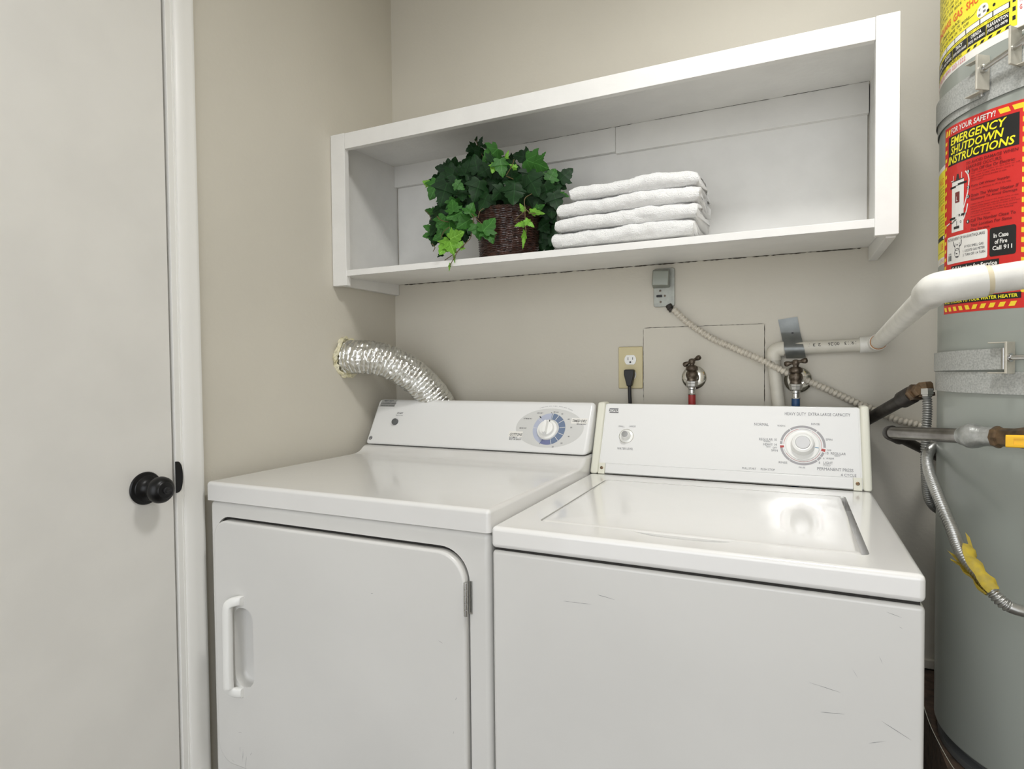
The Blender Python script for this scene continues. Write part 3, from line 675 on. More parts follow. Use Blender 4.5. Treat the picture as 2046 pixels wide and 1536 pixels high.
# folded towels: a thick terry sheet turned over at the front
def towel(x0, x1, z0, h, y0, y1, seed, lean=0):
    """folded towel seen from its rounded front edge"""
    th = h/2; bm = bmesh.new(); r = th*.5; path = []
    yf = y0+h/2
    for i in range(9): path.append((y1-(y1-yf)*i/8, z0+h-th/2))
    for i in range(1, 8):
        a = PI/2+PI*i/8; path.append((yf+math.cos(a)*(h/2-th/2)*1.0, z0+h/2+math.sin(a)*(h/2-th/2)))
    for i in range(9): path.append((yf+(y1-yf)*i/8, z0+th/2))
    # cross-section ring around that folded sheet
    def off(i, sgn):
        a = Vector(path[max(i-1, 0)]); b = Vector(path[min(i+1, len(path)-1)]); t = (b-a).normalized(); n = Vector((-t.y, t.x))
        return Vector(path[i])-n*sgn*th*.5
    inner = [off(i, -1) for i in range(len(path))]; outer = [off(i, 1) for i in range(len(path))]
    inner = [Vector((max(p.x, yf+.001), z0+h/2+(p.y-z0-h/2)*.12)) for p in inner]
    def dense(L, st=.0035):
        o_ = [L[0]]
        for p in L[1:]:
            d_ = (p-o_[-1]).length; k = max(1, int(d_/st)); q = o_[-1].copy(); o_ += [q.lerp(p, j/k) for j in range(1, k+1)]
        return o_
    sec = dense(outer)+dense(inner[::-1])
    NX = int((x1-x0)/.004); rings = []
    for k in range(NX+1):
        t = k/NX; x = x0+(x1-x0)*t; ring = []
        e = min(t, 1-t)*(x1-x0); sh_ = 1-max(0, (.012-e)/.012)**2*.22
        wz = .0065*mnoise.noise((x*9, 0, 2.2))+.0026*mnoise.noise((x*22, 5, seed*3.1))
        for p in sec:
            yy = y0+(p.x-y0)*1.0; zz = z0+h/2+(p.y-z0-h/2)*sh_
            xs = x+(random.random()-.5)*0+(.012*mnoise.noise((p.x*14, p.y*30, seed)) if (k == 0 or k == NX) else 0)
            v = Vector((xs, yy+.006*mnoise.noise((x*7, seed, p.y*20)), zz+wz*(1 if p.y > z0+.004 else .0)))
            nn = mnoise.noise(v*420)*.0014+mnoise.noise(v*45+Vector((seed, 0, 0)))*.0026
            v.y += nn*(-1 if p.x < yf else 0); v.z += nn*(.6 if p.y > z0+h/2 else -.3)
            ring.append(bm.verts.new(v))
        rings.append(ring)
    n = len(sec)
    for k in range(NX):
        for i in range(n): bm.faces.new((rings[k][i], rings[k][(i+1) % n], rings[k+1][(i+1) % n], rings[k+1][i]))
    bm.faces.new(rings[0]); bm.faces.new(rings[-1])
    return bm
tz = 1.5035; H_ = .0365
names = ['lowest white terry towel of the folded stack, lying on the shelf board', 'second white terry towel from the bottom of the folded stack', 'third white terry towel from the bottom, just under the top one', 'topmost white terry towel of the folded stack beside the ivy']
for i, (x0, x1, hh, yf_, yb_) in enumerate(((.698, 1.047, .0375, -.297, -.075), (.708, 1.056, .036, -.299, -.07), (.712, 1.058, .037, -.300, -.065), (.747, 1.057, .035, -.300, -.07))):
    o = finish('folded_towel', towel(x0, x1, tz, hh, yf_, yb_, i+1), M_towel, loc=((x0+x1)/2, -.19, tz), smooth=80)
    tag(o, names[i], 'towel', 'folded towels on the shelf'); tz += hh+.0004

# ================================================================ foil dryer duct
random.seed(4)
du = thing('vent_duct', 'crumpled silver foil vent duct bending from the left wall down behind the dryer', 'duct', (.0, -.262, 1.235))
P = smoothpath([(.001, -.258, 1.235), (.05, -.250, 1.236), (.10, -.222, 1.228), (.148, -.178, 1.200), (.186, -.130, 1.155), (.212, -.090, 1.105), (.228, -.064, 1.05), (.233, -.0585, .98), (.233, -.0585, .88)], 12)
P = resample(P, .0016)
def ddisp(s, a):
    ph = (s+.0022*math.sin(a)*2)/.0122; w_ = abs((ph % 1)-.5)*2
    q = (math.cos(a)*1.3, math.sin(a)*1.3, s*28)
    return -.0032*w_**3+.0030*mnoise.noise(Vector(q)*2.2)+.0022*mnoise.noise(Vector((math.cos(a)*6, math.sin(a)*6, s*90)))
finish('foil_tube', T(P, .0515, n=110, disp=ddisp), M_foil, du, smooth=25)
bm = bmesh.new(); P = [Vector((.004+.006*math.sin(a*3), -.258+math.cos(a)*.055, 1.235+math.sin(a)*.056)) for a in [2*PI*i/90 for i in range(91)]]
tube(bm, P, .0068, n=12, disp=lambda s, a: .009*mnoise.noise((s*70, math.cos(a)*2, math.sin(a)*2)), cap=False)
finish('foam_seal', bm, M_foam, du, smooth=60)

# ================================================================ things fixed to the back wall
ob = thing('outlet', 'almond wall outlet plate with white sockets beside the hose taps', 'outlet', (.828, 0, 1.194))
plate = bmesh.new(); box(plate, .7922, .8632, -.006, -.0005, 1.134, 1.2555, r=.003, seg=3)
finish('cover_plate', plate, M_almond, ob)
def socket(cz):
    bm = bmesh.new(); o = [(.8278+.0172*math.cos(a), cz+.0172*math.sin(a)) for a in [2*PI*i/48 for i in range(48)]]; o = [(x, max(cz-.0138, min(cz+.0138, z))) for x, z in o]
    prism(bm, o, -.0078, -.004, 'y', r=.0006); s_ = finish('receptacle', bm, M_whitep, ob)
    b2 = bmesh.new(); box(b2, .8205, .8222, -.0081, -.0075, cz-.001, cz+.0075); finish('slot', b2, M_black, s_)
    b2 = bmesh.new(); box(b2, .8340, .8357, -.0081, -.0075, cz+.0, cz+.0070); finish('slot', b2, M_black, s_)
    b2 = bmesh.new(); prism(b2, [(.8255, cz-.0092), (.8305, cz-.0092), (.8305, cz-.006), (.8292, cz-.0042), (.8268, cz-.0042), (.8255, cz-.006)], -.0081, -.0075, 'y'); finish('slot', b2, M_black, s_)
socket(1.2175); socket(1.1745)
cdp = thing('power_cord', 'black power plug and cord hanging from the almond wall outlet', 'cord', (.829, -.008, 1.17))
bm = bmesh.new(); o = [(-.0145, .0165), (-.012, .0195), (.012, .0195), (.0145, .0165), (.0145, .004), (.0105, -.012), (.0062, -.029), (-.0062, -.029), (-.0105, -.012), (-.0145, .004)]
prism(bm, [(.8285+x, 1.170+z) for x, z in o], -.030, -.0082, 'y', r=.003, seg=3); finish('plug', bm, M_blackp, cdp)
P = smoothpath([(.8285, -.020, 1.143), (.829, -.021, 1.12), (.8305, -.022, 1.09), (.832, -.022, 1.02), (.832, -.022, .9)], 8)
finish('cord', T(P, .0052, n=12), M_blackp, cdp)
# junction box with hinged grey cover and toggle
jb = thing('junction_box', 'small grey metal electrical box with a square cap, under the wall shelf', 'electrical box', (.925, 0, 1.42))
bm = bmesh.new(); prism(bm, rrect(.8955, .9545, 1.366, 1.4745, (.007,)*4, 5), -.0075, -.0005, 'y', r=.0018, seg=2); finish('face_plate', bm, mat('box_plate', (166, 168, 160), .45, metal=.45, bump=.2, bscale=90, vary=.08, vscale=60), jb)
a, b, c_, d_ = [at('y', -.037, *q) for q in ((1304, 540), (1337, 540), (1335, 570), (1302, 570))]
e = [Vector((.8935, -.0075, 1.4725)), Vector((.9415, -.0075, 1.4725)), Vector((.9415, -.0075, 1.4185)), Vector((.8935, -.0075, 1.4185))]
bm = bmesh.new(); vf = [bm.verts.new(v) for v in (a, b, c_, d_)]; vb = [bm.verts.new(v) for v in e]
bm.faces.new(vf); bm.faces.new(vb[::-1]); [bm.faces.new((vf[i], vf[(i+1) % 4], vb[(i+1) % 4], vb[i])) for i in range(4)]
bmesh.ops.recalc_face_normals(bm, faces=bm.faces); bmesh.ops.bevel(bm, geom=list(bm.edges), offset=.003, segments=3, profile=.5, affect='EDGES')
finish('hinged_cap', bm, mat('cap_grey', (138, 142, 132), .35, metal=.3, coat=.2), jb)
bm = bmesh.new(); box(bm, .9045, .9195, -.0125, -.0072, 1.3935, 1.3995, r=.001); finish('switch_toggle', bm, M_black, jb)
for x, z in ((.9145, 1.4115), (.9155, 1.380), (.9275, 1.3965)): finish('screw', LA((x, -.0072, z), (0, -1, 0), [(0, .0032), (.001, .003), (.0015, .0001)], n=14), M_bronze, jb)
finish('cable_connector', LA((.938, -.011, 1.3695), (.45, -.12, -.8), [(0, .009), (.012, .009), (.013, .0075), (.02, .0075)], n=16), M_iron, jb)
# armoured cable
cpx = [(1345, 617, -.016), (1362, 634, -.016), (1385, 652, -.016), (1425, 677, -.016), (1470, 697, -.020), (1510, 714, -.036), (1545, 731, -.0445), (1575, 745, -.0435), (1610, 759, -.032), (1660, 781, -.018), (1705, 802, -.014), (1745, 818, -.014), (1790, 838, -.014), (1830, 848, -.014), (1870, 862, -.014)]
P = resample(smoothpath([at('y', y, a, b) for a, b, y in cpx], 12), .0011)
o = finish('armored_cable', T(P, .0090, n=16, disp=lambda s, a: -.0036*abs(math.cos(PI*(s+.0008*math.sin(a))/.0104))**3.5), M_cable, loc=P[0], smooth=60)
tag(o, 'beige ribbed armoured cable running diagonally down the wall from the grey metal box', 'cable')
# painted plywood access panel
o = finish('access_panel', B(.8655, 1.1865, -.0035, -.0003, 1.05, 1.3075, r=.0008), M_wall, loc=(1.02, -.001, 1.2))
tag(o, 'beige painted rectangular access panel on the wall behind the hot water tap', 'panel')
random.seed(9); bm = bmesh.new()
for a, b in (((.867, -.0004, 1.3085), (1.186, -.0004, 1.3078)), ((1.1873, -.0004, 1.306), (1.1873, -.0004, 1.10)), ((.8648, -.0004, 1.306), (.8648, -.0004, 1.10))): sliver(bm, a, b, .0022, (0, 1, 0))
finish('shadow_gap', bm, M_grime, o, smooth=0)
# taps
def tap(px, pz, wy, M_h, label, hang, cold, cyc):
    bx = at('y', -.001, px+4.5, pz+2); c = at('y', wy, px, pz)
    t = thing('water_tap', label, 'tap', (bx.x, 0, bx.z), 'washing machine taps')
    finish('wall_flange', LA((bx.x, -.0035, bx.z), (0, -1, 0), [(0, .0335), (.002, .0335), (.0055, .031), (.009, .024), (.011, .0155), (.0125, .0145)], n=40), M_chrome, t)
    bm = bmesh.new(); tube(bm, [Vector((bx.x, -.008, bx.z)), Vector(((bx.x+c.x)/2, (wy-.008)/2, bx.z)), Vector((c.x, wy, c.z-.002))], .0105, n=18)
    lathe(bm, (c.x, wy, c.z-.013), (0, 0, 1), [(0, .0135), (.003, .0138), (.006, .0125), (.010, .0145), (.016, .0165), (.023, .0158), (.028, .0125), (.030, .0155), (.034, .0165), (.039, .0160), (.043, .011), (.044, .0068), (.056, .0058), (.056, .0001)], n=28)
    finish('valve_body', bm, M_bronze, t, smooth=50)
    bm = bmesh.new(); top = Vector((c.x, wy, c.z+.042)); dv = Vector((math.cos(cyc), -.35, math.sin(cyc)*.5)).normalized()
    lathe(bm, top-Vector((0, 0, .009)), (0, 0, 1), [(0, .0062), (.004, .0085), (.009, .0092), (.014, .0075), (.016, .003)], n=18)
    for sg in (1, -1): lathe(bm, top+dv*sg*.004, dv*sg, [(0, .0042), (.008, .0038), (.014, .0062), (.019, .0072), (.023, .0058), (.0245, .0001)], n=16)
    finish('cross_handle', bm, M_bronze, t, smooth=60)
    hs = thing('water_hose', hang, 'hose', (c.x, wy, c.z-.03))
    finish('swivel_nut', LA((c.x, wy, c.z-.0275), (0, 0, 1), [(0, .0135), (.001, .0150), (.0085, .0155), (.0095, .0165), (.0145, .0165), (.016, .0145)], n=10), M_steel, hs, smooth=25)
    finish('ferrule', LA((c.x, wy, c.z-.0495), (0, 0, 1), [(0, .0105), (.002, .0112), (.004, .0095), (.006, .0092), (.013, .0088), (.015, .0105), (.019, .0108), (.0225, .009)], n=24), M_steel, hs)
    P = resample(smoothpath([(c.x, wy, c.z-.048), (c.x, wy, c.z-.072), (c.x, (wy-.034)/2-.002, c.z-.13), (c.x, -.034, c.z-.2), (c.x, -.034, c.z-.3)], 8), .002)
    finish('hose', T(P, .0098, n=20), M_h, hs)
tap(1382.5, 752, -.046, M_red, 'bronze cross-handled tap feeding the red hose', 'red rubber hose screwed to the left bronze tap', False, .75)
tap(1590, 757, -.066, M_blue, 'bronze cross-handled tap feeding the blue hose, behind the armoured cable', 'blue rubber hose screwed to the right bronze tap', True, .35)
# white plastic drain pipe
pv = thing('drain_pipe', 'white plastic drain pipe with elbows crossing in front of the water heater', 'pipe', (1.22, -.018, 1.2))
A0 = at('y', -.019, 1564, 830); A0 = Vector((A0.x, -.019, 1.0)); A1 = at('y', -.019, 1549, 725); E1 = at('y', -.019, 1543, 698); A2 = at('y', -.019, 1580, 697); A3 = at('y', -.019, 1728, 687)
E2 = Vector((1.4405, -.021, 1.247)); E3 = Vector((1.4215, -.79, 1.2955)); PR = .0158
A1 = E1+(A0-E1).normalized()*.03; A2 = E1+(E2-E1).normalized()*.028
finish('pipe', T([A0, A0.lerp(A1, .5), A1+(E1-A1)*.3], PR, n=28), M_pvcp, pv)
pw = finish('pipe', T([A2-(E2-A2).normalized()*.008, A2.lerp(E2, .5), E2-(E2-A2).normalized()*.022], PR, n=28), M_pvcp, pv)
P = [A1]+arc(A1+(E1-A1).normalized()*.006, E1, A2-(A2-E1).normalized()*.006, 12)+[A2]
finish('elbow', T(P, .0188, n=28), M_pvcp, pv, smooth=60)
d23 = (E3-E2).normalized(); d12 = (E2-A2).normalized(); d34 = Vector((1, 0, .115)).normalized()
P = [E2-d12*.036]+[E2-d12*.024]+arc(E2-d12*.016, E2, E2+d23*.016, 8)+[E2+d23*.052]
finish('elbow', T(P, .0198, n=28), M_pvc, pv, smooth=60)
finish('cement_ring', T([E2+d23*.050, E2+d23*.0575], .0180, n=28), M_glue, pv)
finish('pipe', T([E2+d23*.045, E2.lerp(E3, .5), E3-d23*.045], PR+.0008, n=32), M_pvc, pv)
P = [E3-d23*.052, E3-d23*.03]+arc(E3-d23*.018, E3, E3+d34*.018, 10)+[E3+d34*.034, E3+d34*.0495, E3+d34*.0515]
def fitr(s): return .0208
el = finish('elbow', T(P, fitr, n=36), M_pvc, pv, smooth=60)
finish('cement_ring', T([E3+d34*.0505, E3+d34*.0575], .0186, n=32), mat('cement_pale', (214, 202, 172), .5), pv)
finish('pipe', T([E3+d34*.04, E3+d34*.25, E3+d34*.6], .0178, n=36), M_pvc, pv)
# faded print, upside down along the pipe
ax = (E2-A2).normalized()
def pf(u, v, lift):
    a = v/PR; c = A2+ax*u; n_ = Vector((0, -1, 0)); up = ax.cross(n_)*-1
    if up.z < 0: up = -up
    return c+(n_*math.cos(a)+up*math.sin(a))*(PR+.0003)
cv = Canvas(pf)
for s_, u0, u1 in (('2 3', .067, .085), ('00:26', .101, .126), ('19/13', .137, .162), ('/', .0575, .060)):
    cv.text(s_, [(u1, .010), (u0, .010), (u0, .0015), (u1, .0015)], V_blk, 1, 0)
cv.done('printed_lettering', pw)
# strap clamp
cl = thing('pipe_clamp', 'galvanised steel strap holding the white drain pipe to the wall above the blue hose', 'clamp', (1.25, 0, 1.26))
cxm = at('y', -.019, 1588, 697); bm = bmesh.new(); cz = cxm.z; x0, x1 = cxm.x-.0245, cxm.x+.0215; sec = [(-.0015, cz+.078), (-.003, cz+.050), (-.0045, cz+.040), (-.022, cz+.0245)]
sec += [(-.019-.0185*math.cos(a), cz+.0185*math.sin(a)) for a in [math.radians(80-20*i) for i in range(1, 9)]]+[(-.006, cz-.0205)]
sec = [(-.002, cz+.078), (-.003, cz+.045), (-.012, cz+.030)]+[(-.019-.0178*math.cos(math.radians(a)), cz+.0178*math.sin(math.radians(a))) for a in (62, 40, 20, 0, -20, -40, -60, -80)]+[(-.0135, cz-.0215), (-.004, cz-.024)]
rows_ = []
for k, (y, z) in enumerate(sec):
    sk = (z-cz)*-.20
    rows_.append([bm.verts.new((x0+sk, y, z+(.008*0))), bm.verts.new((x1+sk, y, z+(.006 if k == 0 else 0)))])
for k in range(len(rows_)-1): bm.faces.new((rows_[k][0], rows_[k][1], rows_[k+1][1], rows_[k+1][0]))
bmesh.ops.solidify(bm, geom=bm.faces[:], thickness=-.0014)
finish('steel_strap', bm, mat('strap_steel', (172, 176, 174), .34, metal=.55, vary=.08, vscale=30), cl, smooth=30)
sc = at('y', -.004, 1583.5, 666.5); finish('screw', LA((sc.x, -.0035, sc.z), (0, -1, 0), [(0, .0038), (.0018, .0036), (.0024, .0001)], n=14), M_black, cl)

# ================================================================ gas piping beside the washer
gp = thing('gas_pipe', 'black iron gas pipe with rusty brass fitting rising from behind the washing machine', 'pipe', (1.43, -.03, 1.03))
G0 = at('y', -.035, 1726, 842); G1 = dep(1824, 787, 1.27); G2 = dep(1846, 776, 1.25); G3 = dep(1851, 792, 1.235); dg_ = (G1-G0).normalized()
finish('pipe', T([G0-dg_*.05, G0.lerp(G1, .5), G1], .0135, n=22), M_iron, gp)
finish('coupling', T([G1-dg_*.042, G1-dg_*.039, G1-dg_*.02, G1-dg_*.004, G1], lambda s: .0185 if .002 < s < .04 else .0165, n=20), M_iron, gp)
bm = bmesh.new(); lathe(bm, G1-dg_*.004, dg_, [(0, .0165), (.012, .0165), (.0125, .0185), (.020, .0185), (.0205, .0140), (.036, .0135), (.038, .0001)], n=6)
dz_ = Vector((.12, -.1, -1)).normalized(); lathe(bm, G2+dg_*.004-dz_*.012, dz_, [(0, .012), (.004, .0155), (.018, .0155), (.022, .0135), (.0225, .0165), (.030, .0165), (.031, .0001)], n=6)
finish('brass_fitting', bm, M_brass, gp, smooth=20)
def flexr(r, pitch, amp): return lambda s: r-amp*(.5+.5*math.cos(2*PI*s/pitch))
fx = thing('flex_conduit', 'grey corrugated flexible line hanging straight down from the rusty brass fitting', 'flexible line', tuple(G3))
P = resample(smoothpath([G3+Vector((0, 0, .012)), dep(1853, 820, 1.24), dep(1850, 870, 1.25), dep(1849, 930, 1.26), dep(1853, 985, 1.28), dep(1862, 1008, 1.30), dep(1880, 1022, 1.36), dep(1900, 1026, 1.40)], 14), .0007)
finish('corrugated_tube', T(P, flexr(.0092, .0052, .0026), n=18), M_flex, fx, smooth=80)
finish('flare_nut', LA(G3+Vector((0, 0, .016)), (.02, -.12, -1), [(0, .012), (.012, .0125), (.0125, .0100), (.016, .0098)], n=6), M_steel, fx, smooth=20)
# large corrugated gas connector with its paper tag
fc = thing('gas_connector', 'large stainless corrugated gas connector curving down in front of the water heater', 'flexible line', tuple(dep(1855, 905, 1.2)))
cp = [(1905, 888, 1.36), (1880, 889, 1.28), (1862, 896, 1.22), (1853, 912, 1.18), (1856, 940, 1.14), (1868, 975, 1.09), (1884, 1015, 1.05), (1901, 1055, 1.02), (1914, 1090, .99), (1930, 1118, .96), (1957, 1150, .93), (1983, 1182, .91), (2010, 1208, .90), (2050, 1222, .89), (2110, 1226, .88)]
P = resample(smoothpath([dep(*q) for q in cp], 14), .0008); acc = [0]
for i in range(1, len(P)): acc.append(acc[-1]+(P[i]-P[i-1]).length)
LT = acc[-1]; sT = next(s for p, s in zip(P, acc) if (p-dep(2028, 1216, .895)).length < .008)
finish('corrugated_tube', T(P, lambda s: (flexr(.0098, .0050, .0026)(s) if s < sT else .0085), n=20), mat('stainless', (176, 176, 172), .3, metal=.85), fc, smooth=80)
bm = bmesh.new(); i0 = min(range(len(P)), key=lambda i: (P[i]-dep(1921, 1100, .975)).length); i1 = min(range(len(P)), key=lambda i: (P[i]-dep(1984, 1182, .91)).length)
seg = P[i0:i1:3]; u, v, _ = frame(seg[1]-seg[0]); rings = []; random.seed(6)
for i, p in enumerate(seg):
    t = (seg[min(i+1, len(seg)-1)]-seg[max(i-1, 0)]).normalized(); vd = (CAM-p).normalized(); sd = t.cross(vd).normalized(); vd = sd.cross(t).normalized(); k = i/(len(seg)-1); ring = []
    open_ = 1.05*(1-k)**1.5+.10; flare = .0125+.006*(1-k)**3+.0015*math.sin(k*17)
    for j in range(19):
        a = open_+(2*PI-2*open_)*j/18+.9
        jit = (.0035*mnoise.noise((j*.9, 3, 0)) if i in (0, len(seg)-1) else 0)
        ring.append(bm.verts.new(p+t*jit+(sd*math.cos(a)+vd*math.sin(a))*(flare+.0012*mnoise.noise((j*.7, i*.35, 1)))))
    rings.append(ring)
for k in range(len(rings)-1):
    for i in range(18): bm.faces.new((rings[k][i], rings[k][i+1], rings[k+1][i+1], rings[k+1][i]))
p = seg[0]; t0_ = (seg[1]-seg[0]).normalized()
fl = [rings[0][12].co, rings[0][15].co, rings[0][14].co-t0_*.03+Vector((-.012, -.004, .002)), rings[0][13].co-t0_*.026+Vector((-.014, -.004, 0))]
bm.faces.new([bm.verts.new(q) for q in fl])
fl = [rings[0][2].co, rings[0][4].co, rings[0][4].co-t0_*.022+Vector((.002, -.002, .004)), rings[0][3].co-t0_*.026+Vector((.0, -.002, .006))]
bm.faces.new([bm.verts.new(q) for q in fl])
bmesh.ops.solidify(bm, geom=bm.faces[:], thickness=.0005)
finish('paper_tag', bm, M_tag, fc, smooth=40)
# iron pipe, cast elbow and valve in front of the heater
wp = thing('iron_pipe', 'worn horizontal iron pipe with cast grey elbow in front of the water heater', 'pipe', tuple(dep(1775, 864, 1.3)))
Q0 = dep(1777, 864, 1.30); Q1 = dep(1930, 871, 1.045); dq = (Q1-Q0).normalized(); QW = at('y', -.004, 1872, 912)
finish('pipe', T([Q0+dq*.006, Q0.lerp(Q1, .5), Q1], .0133, n=26), M_ironp, wp)
finish('elbow', T([QW.lerp(Q0, .80)]+arc(QW.lerp(Q0, .9), Q0-dq*.006, Q0+dq*.010, 8)+[Q0+dq*.014], .0152, n=22), M_iron, wp, smooth=60)
finish('pipe', T([QW, QW.lerp(Q0, .5), QW.lerp(Q0, .82)], .0105, n=18), M_iron, wp)
E0 = dep(1946, 871, 1.02); E9 = dep(1992, 873, .985); de = (E9-E0).normalized(); de2 = (E0-Q0).normalized()
bm = bmesh.new(); lathe(bm, E0-de*.021, de, [(0, .006), (.002, .012), (.006, .0175), (.012, .0205), (.018, .0212), (.026, .0202), (.034, .0172), (.042, .0158), (.052, .0158), (.060, .0162), (.061, .0145)], n=30)
tube(bm, [E0-de2*.026, E0-de2*.012, E0], lambda s: .0172, n=24)
finish('cast_elbow', bm, M_castg, wp, smooth=60)
gv = thing('gas_valve', 'brown gas valve with bright yellow lever on the end of the iron pipe', 'valve', tuple(E9))
finish('valve_body', LA(E9-de*.003, de, [(0, .0175), (.004, .0185), (.008, .0180), (.010, .0150), (.03, .0150), (.05, .018), (.08, .018), (.1, .012)], n=8), M_brass, gv, smooth=20)
h0 = dep(2010, 881, .945); h1 = dep(2110, 884, .90); dh = (h1-h0).normalized(); upv = Vector((0, 0, 1)); nv = dh.cross(upv).normalized()
bm = bmesh.new()
sec = rrect(-.0105, .0105, -.0035, .0035, (.003,)*4, 3)
v0 = [bm.verts.new(h0+upv*a*.93+nv*b) for a, b in sec]; v1 = [bm.verts.new(h1+upv*a+nv*b) for a, b in sec]
bm.faces.new(v0); bm.faces.new(v1[::-1]); [bm.faces.new((v0[i], v0[(i+1) % len(sec)], v1[(i+1) % len(sec)], v1[i])) for i in range(len(sec))]
bmesh.ops.recalc_face_normals(bm, faces=bm.faces)
cu = bmesh.new(); sg = [(-.0045, -.0065), (.0045, -.0065), (.0045, .0)]
sec = [(-.0045, -.009), (.0045, -.009), (.0045, -.0022), (-.0045, -.0022)]; sec2 = [(-.0045, .0022), (.0045, .0022), (.0045, .009), (-.0045, .009)]
for sc_ in (sec, sec2):
    a0 = [cu.verts.new(h0+dh*.010+upv*a+nv*b) for a, b in sc_]; a1 = [cu.verts.new(h1-dh*.01+upv*a+nv*b) for a, b in sc_]
    cu.faces.new(a0); cu.faces.new(a1[::-1]); [cu.faces.new((a0[i], a0[(i+1) % 4], a1[(i+1) % 4], a1[i])) for i in range(4)]
bm = cut(bm, cu)
finish('lever', bm, M_yellow, gv, smooth=30)

# ================================================================ water heater on its platform
HX, HY, HR = 1.74906, -.31809, .235
wh = thing('water_heater', 'tall grey cylindrical gas water heater with red and yellow safety stickers, strapped to the wall', 'water heater', (HX, HY, .456))
bm = bmesh.new(); lathe(bm, (HX, HY, 0), (0, 0, 1), [(.492, HR-.012), (.492, HR-.001), (.495, HR), (1.3, HR), (2.02, HR), (2.024, HR-.004), (2.05, .19), (2.06, .06), (2.06, .0001)], n=128)
finish('tank_jacket', bm, M_tank, wh, smooth=50)
finish('base_ring', LA((HX, HY, 0), (0, 0, 1), [(.456, HR-.014), (.458, HR-.006), (.470, HR-.006), (.474, HR-.018), (.493, HR-.018)], n=96), M_greyb, wh)
def cylp(s, z, lift): a = s/HR; r = HR+lift*.00022; return Vector((HX+r*math.sin(a), HY-r*math.cos(a), z))
def hs(px, py):
    d = ray(px, py); a = d.x**2+d.y**2; ox, oy = CAM.x-HX, CAM.y-HY; b = 2*(ox*d.x+oy*d.y); c = ox*ox+oy*oy-HR*HR
    t = (-b-math.sqrt(max(0, b*b-4*a*c)))/2/a; p = CAM+d*t; return (HR*math.atan2(p.x-HX, -(p.y-HY)), p.z)
# red emergency sticker: (u, v) from its top left corner, both 0..1
SL, SR = -.3430, -.1600
def redmap(u, v, lift):
    s = SL+(SR-SL)*u; zt = 1.6385-.0155*u; zb = 1.2905-.0035*u; return cylp(s, zt+(zb-zt)*v, lift)
cv = Canvas(redmap)
def rr(u0, u1, v0, v1, m, l=2, n=None): cv.rect(u0, u1, v1, v0, m, l, n or max(1, int((u1-u0)*20)))
def rt_(s_, u0, u1, v0, v1, m, l=4, bold=0, shear=0): cv.trect(s_, u0, u1, v1, v0, m, l, bold, shear)
rr(0, 1, 0, 1, V_red, 1, 24)
for i in range(19): v = .07+i*.0445; cv.quad([(.012, v+.024), (.052, v+.018), (.052, v), (.012, v+.006)], V_yel, 2)
for i in range(19): v = .035+i*.0480; cv.quad([(.925, v+.025), (.985, v+.031), (.985, v+.006), (.925, v)], V_yel, 2)
for u in (.02, .075): cv.quad([(u+.0, .045), (u+.035, .045), (u+.05, .015), (u+.015, .015)], V_yel, 2)
for u in (.74, .86): cv.quad([(u+.0, .040), (u+.09, .040), (u+.07, .015), (u-.02, .015)], V_yel, 2)
rt_('FOR YOUR SAFETY!', .14, .70, .014, .043, V_wht, bold=.02, shear=.15)
rr(.085, .90, .055, .212, V_blk)
rt_('EMERGENCY', .135, .80, .063, .105, V_ylt, bold=.02, shear=.2)
rt_('SHUTDOWN', .14, .775, .112, .155, V_ylt, bold=.02, shear=.2)
rt_('INSTRUCTIONS', .09, .87, .161, .204, V_ylt, bold=.02, shear=.2)
rt_('TO AVOID DAMAGE WHEN', .385, .895, .224, .240, V_txt, bold=.01, shear=.1); rt_('LEAKAGE OCCURS:', .385, .76, .246, .262, V_txt, bold=.01, shear=.1)
rt_('Turn Off Gas Or Electric:', .45, .87, .268, .284, V_txt, bold=.012, shear=.1)
for i, (s_, u1) in enumerate((('Gas - turn gas valve on the line to off', .91), ('Gas valve is near the floor, turn it', .86), ('Electric - turn off circuit breaker at main', .80), ('electric panel', .58))): rt_(s_, .45, u1, .289+i*.0125, .297+i*.0125, V_txt)
rt_('Turn Off Water Supply:', .45, .83, .350, .366, V_txt, bold=.012, shear=.1); rt_('turn handle clockwise to off on the inlet', .46, .84, .372, .380, V_txt)
rt_('Drain The Water Heater If', .45, .90, .397, .413, V_txt, bold=.012, shear=.1); rt_('Necessary To Avoid Damage', .45, .89, .419, .435, V_txt, bold=.012, shear=.1)
for i, (s_, u1) in enumerate((('attach a garden hose to the drain valve at the', .90), ('bottom of the heater and run the hose to a', .88), ('safe place outside. open the drain valve and a hot', .91), ('water faucet in the house to let the air in. caution', .89), ('hot water may cause burns when draining', .86), ('do not turn on heater', .66))): rt_(s_, .45, u1, .446+i*.0125, .454+i*.0125, V_txt)
rt_('Call The Number Close To', .45, .88, .525, .541, V_txt, bold=.012, shear=.1); rt_('Your Location For Same', .45, .85, .549, .565, V_txt, bold=.012, shear=.1); rt_('Day Service.', .45, .66, .573, .589, V_txt, bold=.012, shear=.1)
hgt = .35; wid = .183
for n_, v in (('1', .276), ('2', .358), ('3', .405), ('4', .533)):
    cv.ring(.415, v, 0, .019, 0, 360, V_blk, 3, n=16, sx=1, sy=wid/hgt); rt_(n_, .407, .423, v-.007, v+.007, V_wht, 5, bold=.03)
